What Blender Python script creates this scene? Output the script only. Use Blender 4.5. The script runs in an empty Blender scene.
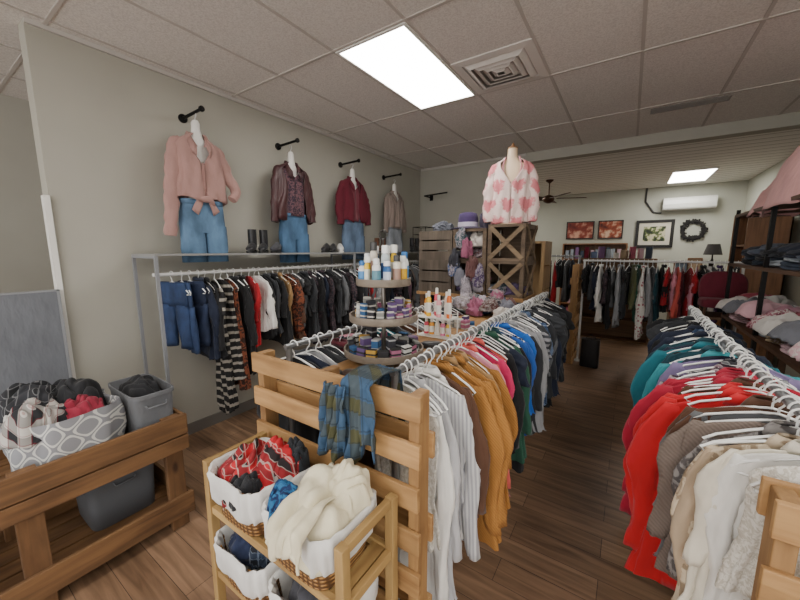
import bpy, math, random
from mathutils import Vector, Matrix, noise
R = random.Random(11)
SC = bpy.context.scene
COL = SC.collection
pi = math.pi

# ------------------------------------------------------------------ materials
def lin(h):
    h = h.lstrip('#')
    o = []
    for i in (0, 2, 4):
        c = int(h[i:i+2], 16) / 255
        o.append(c/12.92 if c <= .04045 else ((c+.055)/1.055)**2.4)
    return (o[0], o[1], o[2], 1)

def newmat(name, rough=.8, metal=0.0, color=None):
    m = bpy.data.materials.new(name)
    m.use_nodes = True
    nt = m.node_tree
    b = nt.nodes['Principled BSDF']
    b.inputs['Roughness'].default_value = rough
    b.inputs['Metallic'].default_value = metal
    if color: b.inputs['Base Color'].default_value = color
    return m, nt, b

def nd(nt, t, **kw):
    n = nt.nodes.new(t)
    for k, v in kw.items():
        if k in n.inputs: n.inputs[k].default_value = v
        else: setattr(n, k, v)
    return n

def coords(nt, scale=(1, 1, 1), rot=(0, 0, 0)):
    tc = nd(nt, 'ShaderNodeTexCoord')
    mp = nd(nt, 'ShaderNodeMapping')
    mp.inputs['Scale'].default_value = scale
    mp.inputs['Rotation'].default_value = rot
    nt.links.new(tc.outputs['Object'], mp.inputs['Vector'])
    return mp.outputs[0]

def mixc(nt, fac, a, b, mode='MIX'):
    m = nd(nt, 'ShaderNodeMix', data_type='RGBA', blend_type=mode)
    for sock, v in ((m.inputs[0], fac), (m.inputs[6], a), (m.inputs[7], b)):
        if hasattr(v, 'is_output'): nt.links.new(v, sock)
        else: sock.default_value = v
    return m.outputs[2]

def ramp(nt, fac, stops, interp='LINEAR'):
    r = nd(nt, 'ShaderNodeValToRGB')
    r.color_ramp.interpolation = interp
    el = r.color_ramp.elements
    while len(el) < len(stops): el.new(.5)
    for e, (p, c) in zip(el, stops):
        e.position = p; e.color = c
    nt.links.new(fac, r.inputs[0])
    return r.outputs[0]

def bump(nt, b, h, strength=.3, dist=.01):
    bn = nd(nt, 'ShaderNodeBump', Strength=strength, Distance=dist)
    nt.links.new(h, bn.inputs['Height'])
    nt.links.new(bn.outputs[0], b.inputs['Normal'])

def mul(c, k): return (min(1, c[0]*k), min(1, c[1]*k), min(1, c[2]*k), 1)

_c = {}
def cached(f):
    def g(*a):
        k = (f.__name__,) + a
        if k not in _c: _c[k] = f(*a)
        return _c[k]
    return g

@cached
def fabric(hexc, rough=.9):
    c = lin(hexc)
    m, nt, b = newmat('fabric_' + hexc[1:], rough)
    v = coords(nt, (1, 1, .4))
    n = nd(nt, 'ShaderNodeTexNoise', Scale=14.0, Detail=3.0)
    nt.links.new(v, n.inputs['Vector'])
    cc = mixc(nt, n.outputs[0], mul(c, .72), mul(c, 1.25))
    nt.links.new(cc, b.inputs['Base Color'])
    n2 = nd(nt, 'ShaderNodeTexNoise', Scale=30.0, Detail=2.0)
    nt.links.new(v, n2.inputs['Vector'])
    bump(nt, b, n2.outputs[0], .6, .010)
    b.inputs['Sheen Weight'].default_value = .1
    return m

@cached
def leather(hexc):
    m = fabric(hexc, .42).copy()
    m.name = 'leather_' + hexc[1:]
    return m

@cached
def knit(hexc):
    c = lin(hexc)
    m, nt, b = newmat('knit_' + hexc[1:], .95)
    v = coords(nt)
    w = nd(nt, 'ShaderNodeTexWave', bands_direction='DIAGONAL', Scale=42.0, Distortion=2.5); nt.links.new(v, w.inputs['Vector'])
    nt.links.new(mixc(nt, w.outputs[1], mul(c, .86), mul(c, 1.05)), b.inputs['Base Color'])
    bump(nt, b, w.outputs[1], .35, .003)
    return m

@cached
def plaid(h1, h2, h3, scale=14.0, ax='z'):
    m, nt, b = newmat('plaid', .9)
    v = coords(nt, rot=(.1, .15, .3) if ax == 'y' else (0, 0, 0))
    sep = nd(nt, 'ShaderNodeSeparateXYZ'); nt.links.new(v, sep.inputs[0])
    def band(out, sc, th):
        a = nd(nt, 'ShaderNodeMath', operation='MULTIPLY'); a.inputs[1].default_value = sc
        nt.links.new(out, a.inputs[0])
        f = nd(nt, 'ShaderNodeMath', operation='FRACT'); nt.links.new(a.outputs[0], f.inputs[0])
        g = nd(nt, 'ShaderNodeMath', operation='LESS_THAN'); g.inputs[1].default_value = th
        nt.links.new(f.outputs[0], g.inputs[0]); return g.outputs[0]
    o2 = sep.outputs[2] if ax == 'z' else sep.outputs[1]
    add = nd(nt, 'ShaderNodeMath', operation='ADD')
    nt.links.new(sep.outputs[0], add.inputs[0]); nt.links.new(sep.outputs[1] if ax == 'z' else sep.outputs[2], add.inputs[1])
    A = band(add.outputs[0], scale, .45); B = band(o2, scale, .45)
    C = band(add.outputs[0], scale*2, .1); D = band(o2, scale*2, .1)
    s = nd(nt, 'ShaderNodeMath', operation='ADD'); nt.links.new(A, s.inputs[0]); nt.links.new(B, s.inputs[1])
    h = nd(nt, 'ShaderNodeMath', operation='MULTIPLY'); h.inputs[1].default_value = .5; nt.links.new(s.outputs[0], h.inputs[0])
    c = mixc(nt, h.outputs[0], lin(h1), lin(h2))
    mx = nd(nt, 'ShaderNodeMath', operation='MAXIMUM'); nt.links.new(C, mx.inputs[0]); nt.links.new(D, mx.inputs[1])
    m2 = nd(nt, 'ShaderNodeMath', operation='MULTIPLY'); m2.inputs[1].default_value = .45; nt.links.new(mx.outputs[0], m2.inputs[0])
    c = mixc(nt, m2.outputs[0], c, lin(h3))
    nt.links.new(c, b.inputs['Base Color'])
    return m

@cached
def stripes(h1, h2, scale=12.0, axis=2, th=.5):
    m, nt, b = newmat('stripes', .9)
    v = coords(nt)
    sep = nd(nt, 'ShaderNodeSeparateXYZ'); nt.links.new(v, sep.inputs[0])
    a = nd(nt, 'ShaderNodeMath', operation='MULTIPLY'); a.inputs[1].default_value = scale
    nt.links.new(sep.outputs[axis], a.inputs[0])
    f = nd(nt, 'ShaderNodeMath', operation='FRACT'); nt.links.new(a.outputs[0], f.inputs[0])
    g = nd(nt, 'ShaderNodeMath', operation='LESS_THAN'); g.inputs[1].default_value = th
    nt.links.new(f.outputs[0], g.inputs[0])
    nt.links.new(mixc(nt, g.outputs[0], lin(h1), lin(h2)), b.inputs['Base Color'])
    return m

@cached
def lattice(h1, h2, scale=11.0, th=.2):
    m, nt, b = newmat('lattice', .9)
    v = coords(nt)
    sep = nd(nt, 'ShaderNodeSeparateXYZ'); nt.links.new(v, sep.inputs[0])
    add = nd(nt, 'ShaderNodeMath', operation='ADD'); nt.links.new(sep.outputs[0], add.inputs[0]); nt.links.new(sep.outputs[1], add.inputs[1])
    def sn(out):
        a = nd(nt, 'ShaderNodeMath', operation='MULTIPLY'); a.inputs[1].default_value = scale*pi; nt.links.new(out, a.inputs[0])
        s = nd(nt, 'ShaderNodeMath', operation='COSINE'); nt.links.new(a.outputs[0], s.inputs[0]); return s.outputs[0]
    p = nd(nt, 'ShaderNodeMath', operation='ADD'); nt.links.new(sn(add.outputs[0]), p.inputs[0]); nt.links.new(sn(sep.outputs[2]), p.inputs[1])
    ab = nd(nt, 'ShaderNodeMath', operation='ABSOLUTE'); nt.links.new(p.outputs[0], ab.inputs[0])
    ab2 = nd(nt, 'ShaderNodeMath', operation='SUBTRACT'); ab2.inputs[1].default_value = .45; nt.links.new(ab.outputs[0], ab2.inputs[0])
    ab3 = nd(nt, 'ShaderNodeMath', operation='ABSOLUTE'); nt.links.new(ab2.outputs[0], ab3.inputs[0])
    g = nd(nt, 'ShaderNodeMath', operation='LESS_THAN'); g.inputs[1].default_value = th; nt.links.new(ab3.outputs[0], g.inputs[0])
    nt.links.new(mixc(nt, g.outputs[0], lin(h1), lin(h2)), b.inputs['Base Color'])
    return m

@cached
def floral(h1, h2, h3, scale=18.0, th=.35):
    m, nt, b = newmat('print', .9)
    v = coords(nt)
    vo = nd(nt, 'ShaderNodeTexVoronoi', Scale=scale); nt.links.new(v, vo.inputs['Vector'])
    c = ramp(nt, vo.outputs['Distance'], [(0, lin(h3)), (th*.35, lin(h2)), (th, lin(h1))], 'CONSTANT')
    nt.links.new(c, b.inputs['Base Color'])
    return m

@cached
def mottle(h1, h2, scale=22.0):
    m, nt, b = newmat('mottled_print', .9)
    v = coords(nt)
    n = nd(nt, 'ShaderNodeTexNoise', Scale=scale, Detail=3.0, Distortion=1.2); nt.links.new(v, n.inputs['Vector'])
    nt.links.new(ramp(nt, n.outputs[0], [(.45, lin(h1)), (.55, lin(h2))]), b.inputs['Base Color'])
    bump(nt, b, n.outputs[0], .4, .006)
    return m

def hearts(h1, h2, cell=.165):
    """staggered rows of soft heart motifs in the Y-Z plane of the object"""
    m, nt, b = newmat('hearts', .95)
    v = coords(nt)
    wn = nd(nt, 'ShaderNodeTexNoise', Scale=7.0); nt.links.new(v, wn.inputs['Vector'])
    wv = nd(nt, 'ShaderNodeVectorMath', operation='SCALE'); nt.links.new(wn.outputs['Color'], wv.inputs[0]); wv.inputs['Scale'].default_value = .05
    va = nd(nt, 'ShaderNodeVectorMath', operation='ADD'); nt.links.new(v, va.inputs[0]); nt.links.new(wv.outputs[0], va.inputs[1])
    sep = nd(nt, 'ShaderNodeSeparateXYZ'); nt.links.new(va.outputs[0], sep.inputs[0])
    def mt(op, a, bb=None):
        n = nd(nt, 'ShaderNodeMath', operation=op)
        for i, q in enumerate((a, bb)):
            if q is None: continue
            if hasattr(q, 'is_output'): nt.links.new(q, n.inputs[i])
            else: n.inputs[i].default_value = q
        return n.outputs[0]
    zz = mt('DIVIDE', sep.outputs[2], cell)
    row = mt('FLOOR', zz)
    par = mt('FRACT', mt('MULTIPLY', row, .5))
    yy = mt('ADD', mt('DIVIDE', sep.outputs[1], cell), par)
    u = mt('MULTIPLY', mt('SUBTRACT', mt('FRACT', yy), .5), 2.5)
    w = mt('MULTIPLY', mt('SUBTRACT', mt('FRACT', zz), .46), 2.5)
    au = mt('ABSOLUTE', u)
    k = mt('SUBTRACT', w, mt('MULTIPLY', mt('SQRT', au), .7))
    d = mt('ADD', mt('MULTIPLY', u, u), mt('MULTIPLY', k, k))
    nz = nd(nt, 'ShaderNodeTexNoise', Scale=45.0); nt.links.new(v, nz.inputs['Vector'])
    d = mt('ADD', d, mt('MULTIPLY', mt('SUBTRACT', nz.outputs[0], .5), 1.8))
    f = ramp(nt, d, [(.45, (1, 1, 1, 1)), (1.0, (0, 0, 0, 1))])
    nt.links.new(mixc(nt, f, lin(h1), lin(h2)), b.inputs['Base Color'])
    bump(nt, b, nz.outputs[0], .6, .008)
    return m

@cached
def denim(hexc):
    c = lin(hexc)
    m, nt, b = newmat('denim', .85)
    v = coords(nt, (1, 1, .5))
    n = nd(nt, 'ShaderNodeTexNoise', Scale=9.0, Detail=5.0); nt.links.new(v, n.inputs['Vector'])
    nt.links.new(ramp(nt, n.outputs[0], [(.35, mul(c, .7)), (.65, mul(c, 1.4))]), b.inputs['Base Color'])
    w = nd(nt, 'ShaderNodeTexNoise', Scale=60.0); nt.links.new(v, w.inputs['Vector'])
    bump(nt, b, w.outputs[0], .4, .005)
    return m

@cached
def wood(h1, h2, axis=0, rough=.6, rustic=0):
    m, nt, b = newmat('wood', rough)
    s = [28, 28, 28]; s[axis] = 2.2
    v = coords(nt, tuple(s))
    oi = nd(nt, 'ShaderNodeObjectInfo')
    off = nd(nt, 'ShaderNodeVectorMath', operation='ADD')
    sc_ = nd(nt, 'ShaderNodeMath', operation='MULTIPLY'); sc_.inputs[1].default_value = 37.0
    nt.links.new(oi.outputs['Random'], sc_.inputs[0]); nt.links.new(v, off.inputs[0]); nt.links.new(sc_.outputs[0], off.inputs[1])
    n = nd(nt, 'ShaderNodeTexNoise', Scale=1.0, Detail=5.0, Distortion=.6); nt.links.new(off.outputs[0], n.inputs['Vector'])
    v2 = coords(nt, (3, 3, 9))
    n2 = nd(nt, 'ShaderNodeTexNoise', Scale=1.5, Detail=1.0); nt.links.new(v2, n2.inputs['Vector'])
    c1 = ramp(nt, n.outputs[0], [(.3, lin(h2)), (.7, lin(h1))])
    c = mixc(nt, n2.outputs[0], c1, mul(lin(h1), .75), 'MIX')
    if rustic:
        ks = [9, 9, 9]; ks[axis] = 3.5
        vk = coords(nt, tuple(ks))
        offk = nd(nt, 'ShaderNodeVectorMath', operation='ADD'); nt.links.new(vk, offk.inputs[0]); nt.links.new(sc_.outputs[0], offk.inputs[1])
        vo = nd(nt, 'ShaderNodeTexVoronoi', Scale=1.0); nt.links.new(offk.outputs[0], vo.inputs['Vector'])
        kf = ramp(nt, vo.outputs['Distance'], [(.07, (.25, .18, .13, 1)), (.17, (1, 1, 1, 1))])
        c = mixc(nt, .85, c, kf, 'MULTIPLY')
        n3 = nd(nt, 'ShaderNodeTexNoise', Scale=.8, Detail=4.0); nt.links.new(offk.outputs[0], n3.inputs['Vector'])
        st_ = ramp(nt, n3.outputs[0], [(.35, (.55, .5, .46, 1)), (.55, (1, 1, 1, 1))])
        c = mixc(nt, .7, c, st_, 'MULTIPLY')
        rv = ramp(nt, oi.outputs['Random'], [(0, (.8, .8, .8, 1)), (1, (1.0, 1.0, 1.0, 1))])
        c = mixc(nt, 1.0, c, rv, 'MULTIPLY')
    nt.links.new(c, b.inputs['Base Color'])
    bump(nt, b, n.outputs[0], .35 if rustic else .25, .005)
    return m

@cached
def plastic(hexc, rough=.35):
    m, nt, b = newmat('plastic_' + hexc[1:], rough)
    v = coords(nt)
    n = nd(nt, 'ShaderNodeTexNoise', Scale=6.0); nt.links.new(v, n.inputs['Vector'])
    c = lin(hexc)
    nt.links.new(mixc(nt, n.outputs[0], mul(c, .93), mul(c, 1.05)), b.inputs['Base Color'])
    return m

@cached
def metal(hexc, rough=.35):
    m, nt, b = newmat('metal_' + hexc[1:], rough, .7)
    v = coords(nt)
    n = nd(nt, 'ShaderNodeTexNoise', Scale=20.0); nt.links.new(v, n.inputs['Vector'])
    c = lin(hexc)
    nt.links.new(mixc(nt, n.outputs[0], mul(c, .9), mul(c, 1.1)), b.inputs['Base Color'])
    return m

@cached
def wicker(h1, h2):
    m, nt, b = newmat('wicker', .7)
    v = coords(nt)
    w1 = nd(nt, 'ShaderNodeTexWave', bands_direction='Z', Scale=22.0, Distortion=1.0); nt.links.new(v, w1.inputs['Vector'])
    w2 = nd(nt, 'ShaderNodeTexWave', bands_direction='X', Scale=16.0); nt.links.new(v, w2.inputs['Vector'])
    mm = nd(nt, 'ShaderNodeMath', operation='MULTIPLY'); nt.links.new(w1.outputs[1], mm.inputs[0]); nt.links.new(w2.outputs[1], mm.inputs[1])
    nt.links.new(ramp(nt, mm.outputs[0], [(0, lin(h2)), (.5, lin(h1))]), b.inputs['Base Color'])
    bump(nt, b, mm.outputs[0], .8, .01)
    return m

def emis(name, col, s):
    m = bpy.data.materials.new(name); m.use_nodes = True
    nt = m.node_tree
    for n in list(nt.nodes): nt.nodes.remove(n)
    o = nd(nt, 'ShaderNodeOutputMaterial'); e = nd(nt, 'ShaderNodeEmission', Color=col, Strength=s)
    nt.links.new(e.outputs[0], o.inputs[0])
    return m

# ------------------------------------------------------------------ mesh builder
class MB:
    def __init__(s): s.v = []; s.f = []
    def box(s, c, d, rot=None):
        b = len(s.v); c = Vector(c)
        M = Matrix.Identity(3) if rot is None else rot
        for x in (-.5, .5):
            for y in (-.5, .5):
                for z in (-.5, .5):
                    s.v.append(c + M @ Vector((x*d[0], y*d[1], z*d[2])))
        for q in ((0, 1, 3, 2), (4, 6, 7, 5), (0, 4, 5, 1), (2, 3, 7, 6), (0, 2, 6, 4), (1, 5, 7, 3)):
            s.f.append([b+i for i in q])
        return s
    def bb(s, x0, x1, y0, y1, z0, z1):
        return s.box(((x0+x1)/2, (y0+y1)/2, (z0+z1)/2), (x1-x0, y1-y0, z1-z0))
    def loft(s, rings, cap0=True, cap1=True, closed=True):
        b = len(s.v); n = len(rings[0])
        for r in rings: s.v.extend(Vector(p) for p in r)
        for i in range(len(rings)-1):
            for j in range(n if closed else n-1):
                k = (j+1) % n
                s.f.append([b+i*n+j, b+i*n+k, b+(i+1)*n+k, b+(i+1)*n+j])
        if cap0: s.f.append([b+j for j in reversed(range(n))])
        if cap1: s.f.append([b+(len(rings)-1)*n+j for j in range(n)])
        return s
    def sheet(s, rows): return s.loft(rows, False, False, False)
    def tube(s, pts, rad, seg=8, cap=True, flat=1.0):
        pts = [Vector(p) for p in pts]; m = len(pts)
        if not hasattr(rad, '__len__'): rad = [rad]*m
        rings = []; up = None
        for i, p in enumerate(pts):
            t = (pts[min(i+1, m-1)] - pts[max(i-1, 0)]).normalized()
            if up is None:
                up = Vector((0, 0, 1)) if abs(t.z) < .9 else Vector((0, 1, 0))
            a = t.cross(up).normalized(); up = a.cross(t).normalized()
            rings.append([p + (a*math.cos(q) + up*math.sin(q)*flat)*rad[i] for q in [2*pi*j/seg for j in range(seg)]])
        return s.loft(rings, cap, cap)
    def lathe(s, prof, c=(0, 0, 0), seg=20):
        return s.loft([[(c[0]+r*math.cos(2*pi*j/seg), c[1]+r*math.sin(2*pi*j/seg), c[2]+z) for j in range(seg)] for r, z in prof])

def sp(v, p): return math.copysign(abs(v)**(2.0/p), v)
def ring(cx, cy, z, rx, ry, n=24, p=2.0, fn=None):
    o = []
    for j in range(n):
        t = 2*pi*j/n
        f = fn(t) if fn else 0
        o.append((cx + (rx+f*.5)*sp(math.cos(t), p), cy + (ry+f)*sp(math.sin(t), p), z))
    return o
def arc(cx, z, rx, ry, gap, n=44, p=2.2, fn=None):
    o = []
    for j in range(n+1):
        t = gap + (2*pi-2*gap)*j/n
        f = fn(t) if fn else 0
        o.append((cx + (rx+f)*sp(math.cos(t), p), (ry+f)*sp(math.sin(t), p), z))
    return o

def mk(name, mb, mat, parent=None, loc=None, smooth=True, bevel=0, rot=None, solid=0):
    me = bpy.data.meshes.new(name)
    me.from_pydata([tuple(v) for v in mb.v], [], mb.f)
    me.update()
    if smooth:
        me.polygons.foreach_set('use_smooth', [True]*len(me.polygons))
        me.set_sharp_from_angle(angle=math.radians(60))
    me.materials.append(mat)
    o = bpy.data.objects.new(name, me); COL.objects.link(o)
    if loc: o.location = loc
    if rot: o.rotation_euler = rot
    if solid:
        m = o.modifiers.new('t', 'SOLIDIFY'); m.thickness = solid
    if bevel:
        m = o.modifiers.new('b', 'BEVEL'); m.width = bevel; m.segments = 2; m.limit_method = 'ANGLE'
    if parent: o.parent = parent
    return o

def tag(o, label, cat, group=None):
    o['label'] = label; o['category'] = cat
    if group: o['group'] = group
    return o

def empty(name, loc, label, cat, group=None, rot=None):
    o = bpy.data.objects.new(name, None); COL.objects.link(o); o.location = loc
    o.empty_display_size = .05
    if rot: o.rotation_euler = rot
    return tag(o, label, cat, group)

def struct(name, mb, mat, **k):
    o = mk(name, mb, mat, **k); o['kind'] = 'structure'; return o

# ------------------------------------------------------------------ room shell
wallm, nt, b = newmat('wall_paint', .85)
v = coords(nt); n = nd(nt, 'ShaderNodeTexNoise', Scale=3.0, Detail=2.0); nt.links.new(v, n.inputs['Vector'])
nt.links.new(mixc(nt, n.outputs[0], lin('#a3a095'), lin('#adaa9f')), b.inputs['Base Color'])
n2 = nd(nt, 'ShaderNodeTexNoise', Scale=180.0); nt.links.new(v, n2.inputs['Vector']); bump(nt, b, n2.outputs[0], .1, .003)
farm, nt, b = newmat('far_wall_paint', .85)
v = coords(nt); n = nd(nt, 'ShaderNodeTexNoise', Scale=3.0); nt.links.new(v, n.inputs['Vector'])
nt.links.new(mixc(nt, n.outputs[0], lin('#b0b1a4'), lin('#bbbcaf')), b.inputs['Base Color'])

ceilm, nt, b = newmat('ceiling_tile', .95)
v = coords(nt); n = nd(nt, 'ShaderNodeTexNoise', Scale=110.0, Detail=3.0); nt.links.new(v, n.inputs['Vector'])
nt.links.new(ramp(nt, n.outputs[0], [(.35, lin('#cfc9c4')), (.6, lin('#e4dfda'))]), b.inputs['Base Color'])
bump(nt, b, n.outputs[0], .2, .004)

beadm, nt, b = newmat('beadboard', .7)
v = coords(nt); w = nd(nt, 'ShaderNodeTexWave', bands_direction='Y', Scale=1.6, wave_profile='SAW'); nt.links.new(v, w.inputs['Vector'])
nt.links.new(ramp(nt, w.outputs[1], [(0, lin('#77736c')), (.16, lin('#e4e2dc')), (1, lin('#ebeae4'))]), b.inputs['Base Color'])
bump(nt, b, w.outputs[1], .3, .01)

floorm, nt, b = newmat('vinyl_planks', .42)
v = coords(nt)
br = nd(nt, 'ShaderNodeTexBrick', Scale=1.0)
br.inputs['Brick Width'].default_value = 1.2; br.inputs['Row Height'].default_value = .15
br.inputs['Mortar Size'].default_value = .0015; br.inputs['Color1'].default_value = lin('#876a52')
br.inputs['Color2'].default_value = lin('#a18166'); br.inputs['Mortar'].default_value = lin('#45352a')
br.offset = .37
nt.links.new(v, br.inputs['Vector'])
v2 = coords(nt, (2.2, 26, 1)); n = nd(nt, 'ShaderNodeTexNoise', Scale=1.0, Detail=6.0, Distortion=.8); nt.links.new(v2, n.inputs['Vector'])
g = ramp(nt, n.outputs[0], [(.3, (.40, .38, .36, 1)), (.65, (1.0, 1.0, 1.0, 1))])
nt.links.new(mixc(nt, .85, br.outputs[0], g, 'MULTIPLY'), b.inputs['Base Color'])
bump(nt, b, n.outputs[0], .12, .003)

struct('floor', MB().bb(-6, 2.1, -4, 9.7, -.1, 0), floorm, smooth=False)
struct('ceiling', MB().bb(-6, 2.1, -2.6, 5.45, 3.05, 3.15), ceilm, smooth=False)
struct('ceiling.001', MB().bb(-6, 2.1, 5.45, 9.7, 2.99, 3.1), beadm, smooth=False)
struct('wall_left', MB().bb(-3.32, -3.18, .63, 9.5, 0, 3.05), wallm, smooth=False)
struct('wall_far_left', MB().bb(-5.0, -4.85, -4, 5, 0, 3.05), wallm, smooth=False)
struct('wall_back', MB().bb(-3.18, -1.38, 5.4, 5.52, 0, 3.05), wallm, smooth=False)
struct('wall_far', MB().bb(-3.2, 1.95, 9.45, 9.6, 0, 3.0), farm, smooth=False)
struct('wall_right', MB().bb(1.8, 1.95, -.5, 9.5, 0, 3.05), farm, smooth=False)
struct('trim_1', MB().bb(-1.38, 1.8, 5.36, 5.52, 2.92, 3.05), wallm, smooth=False)
whitem = plastic('#e4e2dc', .5)
struct('trim_2', MB().bb(-3.215, -3.15, .6, .63, 0, 2.0), whitem, smooth=False)
bm_ = plastic('#6e6a64', .6)
struct('baseboard_left', MB().bb(-3.18, -3.165, .63, 5.4, 0, .1), bm_, smooth=False)
struct('baseboard_back', MB().bb(-3.16, -1.38, 5.385, 5.4, 0, .1), bm_, smooth=False)
gb = MB()
x = -1.26 - .61*7
while x < 2.0:
    gb.bb(x-.011, x+.011, -2.6, 5.36, 3.045, 3.052); x += .61
y = 1.94 - 1.22*3
while y < 5.3:
    gb.bb(-6, 1.8, y-.011, y+.011, 3.044, 3.051); y += 1.22
struct('trim_3', gb, plastic('#bfb8b2', .7), smooth=False)
wa = MB().bb(-3.18, -3.16, .63, 5.38, 3.02, 3.05); wa.bb(-3.16, -1.38, 5.38, 5.4, 3.02, 3.05)
struct('trim_4', wa, plastic('#c0bbb5', .6), smooth=False)

# lights
em = emis('lamp_diffuser', (1, .97, .915, 1), 18.5)
emf = emis('lamp_diffuser_back', (1, .97, .92, 1), 19)
def troffer(x0, x1, y0, y1, z, label, m=em):
    e = empty('ceiling_light', ((x0+x1)/2, (y0+y1)/2, z), label, 'light', 'recessed ceiling lights')
    w, l = (x1-x0)/2, (y1-y0)/2
    fr = MB()
    for a in (-1, 1):
        fr.box((a*(w-.01), 0, -.006), (.02, 2*l, .014)); fr.box((0, a*(l-.01), -.006), (2*w-.04, .02, .014))
    mk('light_frame', fr, whitem, e, smooth=False)
    mk('light_diffuser', MB().bb(-w+.02, w-.02, -l+.02, l-.02, -.008, -.002), m, e, smooth=False)
L1 = 'lit rectangular recessed fluorescent panel in the tiled ceiling'
troffer(-1.86, -1.27, 1.95, 3.15, 3.05, L1)
troffer(-1.86, -1.27, -1.71, -.51, 3.05, L1)  # extra panel behind the camera, added to light the room
troffer(.58, 1.17, -1.71, -.51, 3.05, L1)  # second unseen panel behind the camera, also added for its light
troffer(1.19, 1.78, .74, 1.93, 3.05, L1)  # added panel right of the view, never seen, only lights the room
troffer(.5, 1.11, 7.75, 8.95, 2.99, 'added unseen light panel in the beadboard ceiling', emf)
troffer(-2.6, -2.0, 7.0, 8.2, 2.99, 'added unseen light panel in the beadboard ceiling', emf)  # hidden by the back wall, added to light the back room

# vent: stepped square diffuser with angled louvres
e = empty('air_vent', (-.955, 2.855, 3.05), 'square pale metal ceiling air diffuser with angled louvres', 'vent')
vf = plastic('#d6d1cc', .5)
def sq(h, z): return [(-h, -h, z), (h, -h, z), (h, h, z), (-h, h, z)]
mk('vent_frame', MB().loft([sq(.297, -.001), sq(.297, -.010), sq(.232, -.014), sq(.232, -.002)], False, False), vf, e, smooth=False)
for k in range(4):
    s = .222 - k*.052
    mk('vent_louver', MB().loft([sq(s, -.004), sq(s+.004, -.006), sq(s-.036, -.030), sq(s-.042, -.028)], False, False), vf, e, smooth=False)
mk('vent_body', MB().bb(-.23, .23, -.23, .23, -.004, -.001), plastic('#8a857f'), e, smooth=False)
e = empty('air_grille', (.36, 4.5, 3.05), 'narrow grey return air grille in the ceiling', 'vent')
fr = MB()
fr.bb(-.3, .3, -.07, -.06, -.012, 0).bb(-.3, .3, .06, .07, -.012, 0).bb(-.3, -.29, -.06, .06, -.012, 0).bb(.29, .3, -.06, .06, -.012, 0)
for k in range(7): fr.box((0, -.05+k*.0165, -.006), (.58, .008, .004), Matrix.Rotation(.6, 3, 'X'))
mk('grille_frame', fr, plastic('#85807b'), e, smooth=False)

# ------------------------------------------------------------------ generic soft shapes
def crumple(name, c, size, mat, seed, label, cat='clothing', amp=.10, freq=1.0, group=None, nlon=90, nlat=52, rz=0):
    mb = MB(); so = Vector((seed*7.3, seed*3.1, seed*1.7)); so2 = so + Vector((31, 17, 5))
    rings = []
    for i in range(nlat):
        ph = pi*(i+.5)/nlat - pi/2
        r = []
        for j in range(nlon):
            th = 2*pi*j/nlon
            d = Vector((math.cos(ph)*math.cos(th), math.cos(ph)*math.sin(th), math.sin(ph)))
            lo = noise.noise(d*1.1*freq+so2)
            f1 = math.sin(11*noise.noise(d*.95*freq+so) + 2*lo)
            f2 = math.sin(15*noise.noise(d*1.5*freq+so2))
            k = 1 + .38*lo + amp*(f1*.8 + .15) + amp*.4*f2
            p = d*k
            zz = p.z
            if zz < -.35: zz = -.35 - (abs(zz)-.35)*.15
            r.append((p.x*size[0], p.y*size[1], (zz+.4)*size[2]))
        rings.append(r)
    mb.loft(rings)
    o = mk(name, mb, mat, loc=c, rot=(0, 0, rz))
    o.data.polygons.foreach_set('use_smooth', [True]*len(o.data.polygons))
    return tag(o, label, cat, group)

def heap(name, c, sx, sy, h, mat, seed, label, cat='clothing', group=None, rz=0, droop=.05, folds=.03, n=64):
    """a cloth thrown over a mound: height-field sheet with flowing folds and a drooping irregular rim"""
    rows = []
    for i in range(n+1):
        row = []
        for j in range(n+1):
            u, v_ = 2*i/n-1, 2*j/n-1
            r = max(abs(u), abs(v_)); ln = math.hypot(u, v_) or 1
            # square to rounded disc
            uu, vv = u*r/ln*(1+.12*(r-ln/ max(ln, 1))), v_*r/ln
            rim = 1 + .16*noise.noise(Vector((uu*1.5, vv*1.5, seed*2.7)))
            a = noise.noise(Vector((uu*1.3, vv*1.3, seed)))
            f = math.sin(10*a + 5*uu) * .6 + math.sin(16*noise.noise(Vector((uu*1.2, vv*1.2, seed+9))))*.4
            rr = math.hypot(uu, vv)
            z = h*(1-rr**2.2)*(1+.35*noise.noise(Vector((uu*1.6, vv*1.6, seed+4)))) + folds*f*(1-.4*rr) - droop*max(0, rr-.8)/.2
            row.append((uu*sx*rim + .25*folds*f, vv*sy*rim + .25*folds*math.cos(9*a), z))
        rows.append(row)
    o = mk(name, MB().sheet(rows), mat, loc=c, rot=(0, 0, rz), solid=.005)
    return tag(o, label, cat, group)

def folded(c, size, mat, seed, label, group, rz=0):
    mb = MB(); rings = []
    lay = 2
    zs = []
    for k in range(lay):
        for t in (0, .25, .5, .75, 1): zs.append(((k+t)/lay, 1-.07*abs(2*t-1)**3))
    for z, s in zs:
        rings.append([(x + .02*noise.noise(Vector((x*9, y*9, seed))), y+ .02*noise.noise(Vector((y*9, x*9, seed+5))), z*size[2] + .02*noise.noise(Vector((x*6, y*6, seed*3)))) for x, y, _ in ring(0, 0, 0, size[0]/2*s, size[1]/2*s, 28, 4)])
    top = [(p[0]*.5, p[1]*.5, p[2]+.006) for p in rings[-1]]
    rings.append([(p[0]*.93, p[1]*.93, p[2]+.004) for p in rings[-1]]); rings.append(top)
    mb.loft(rings)
    return tag(mk('folded_garment', mb, mat, loc=c, rot=(0, 0, rz)), label, 'clothing', group)

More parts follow.
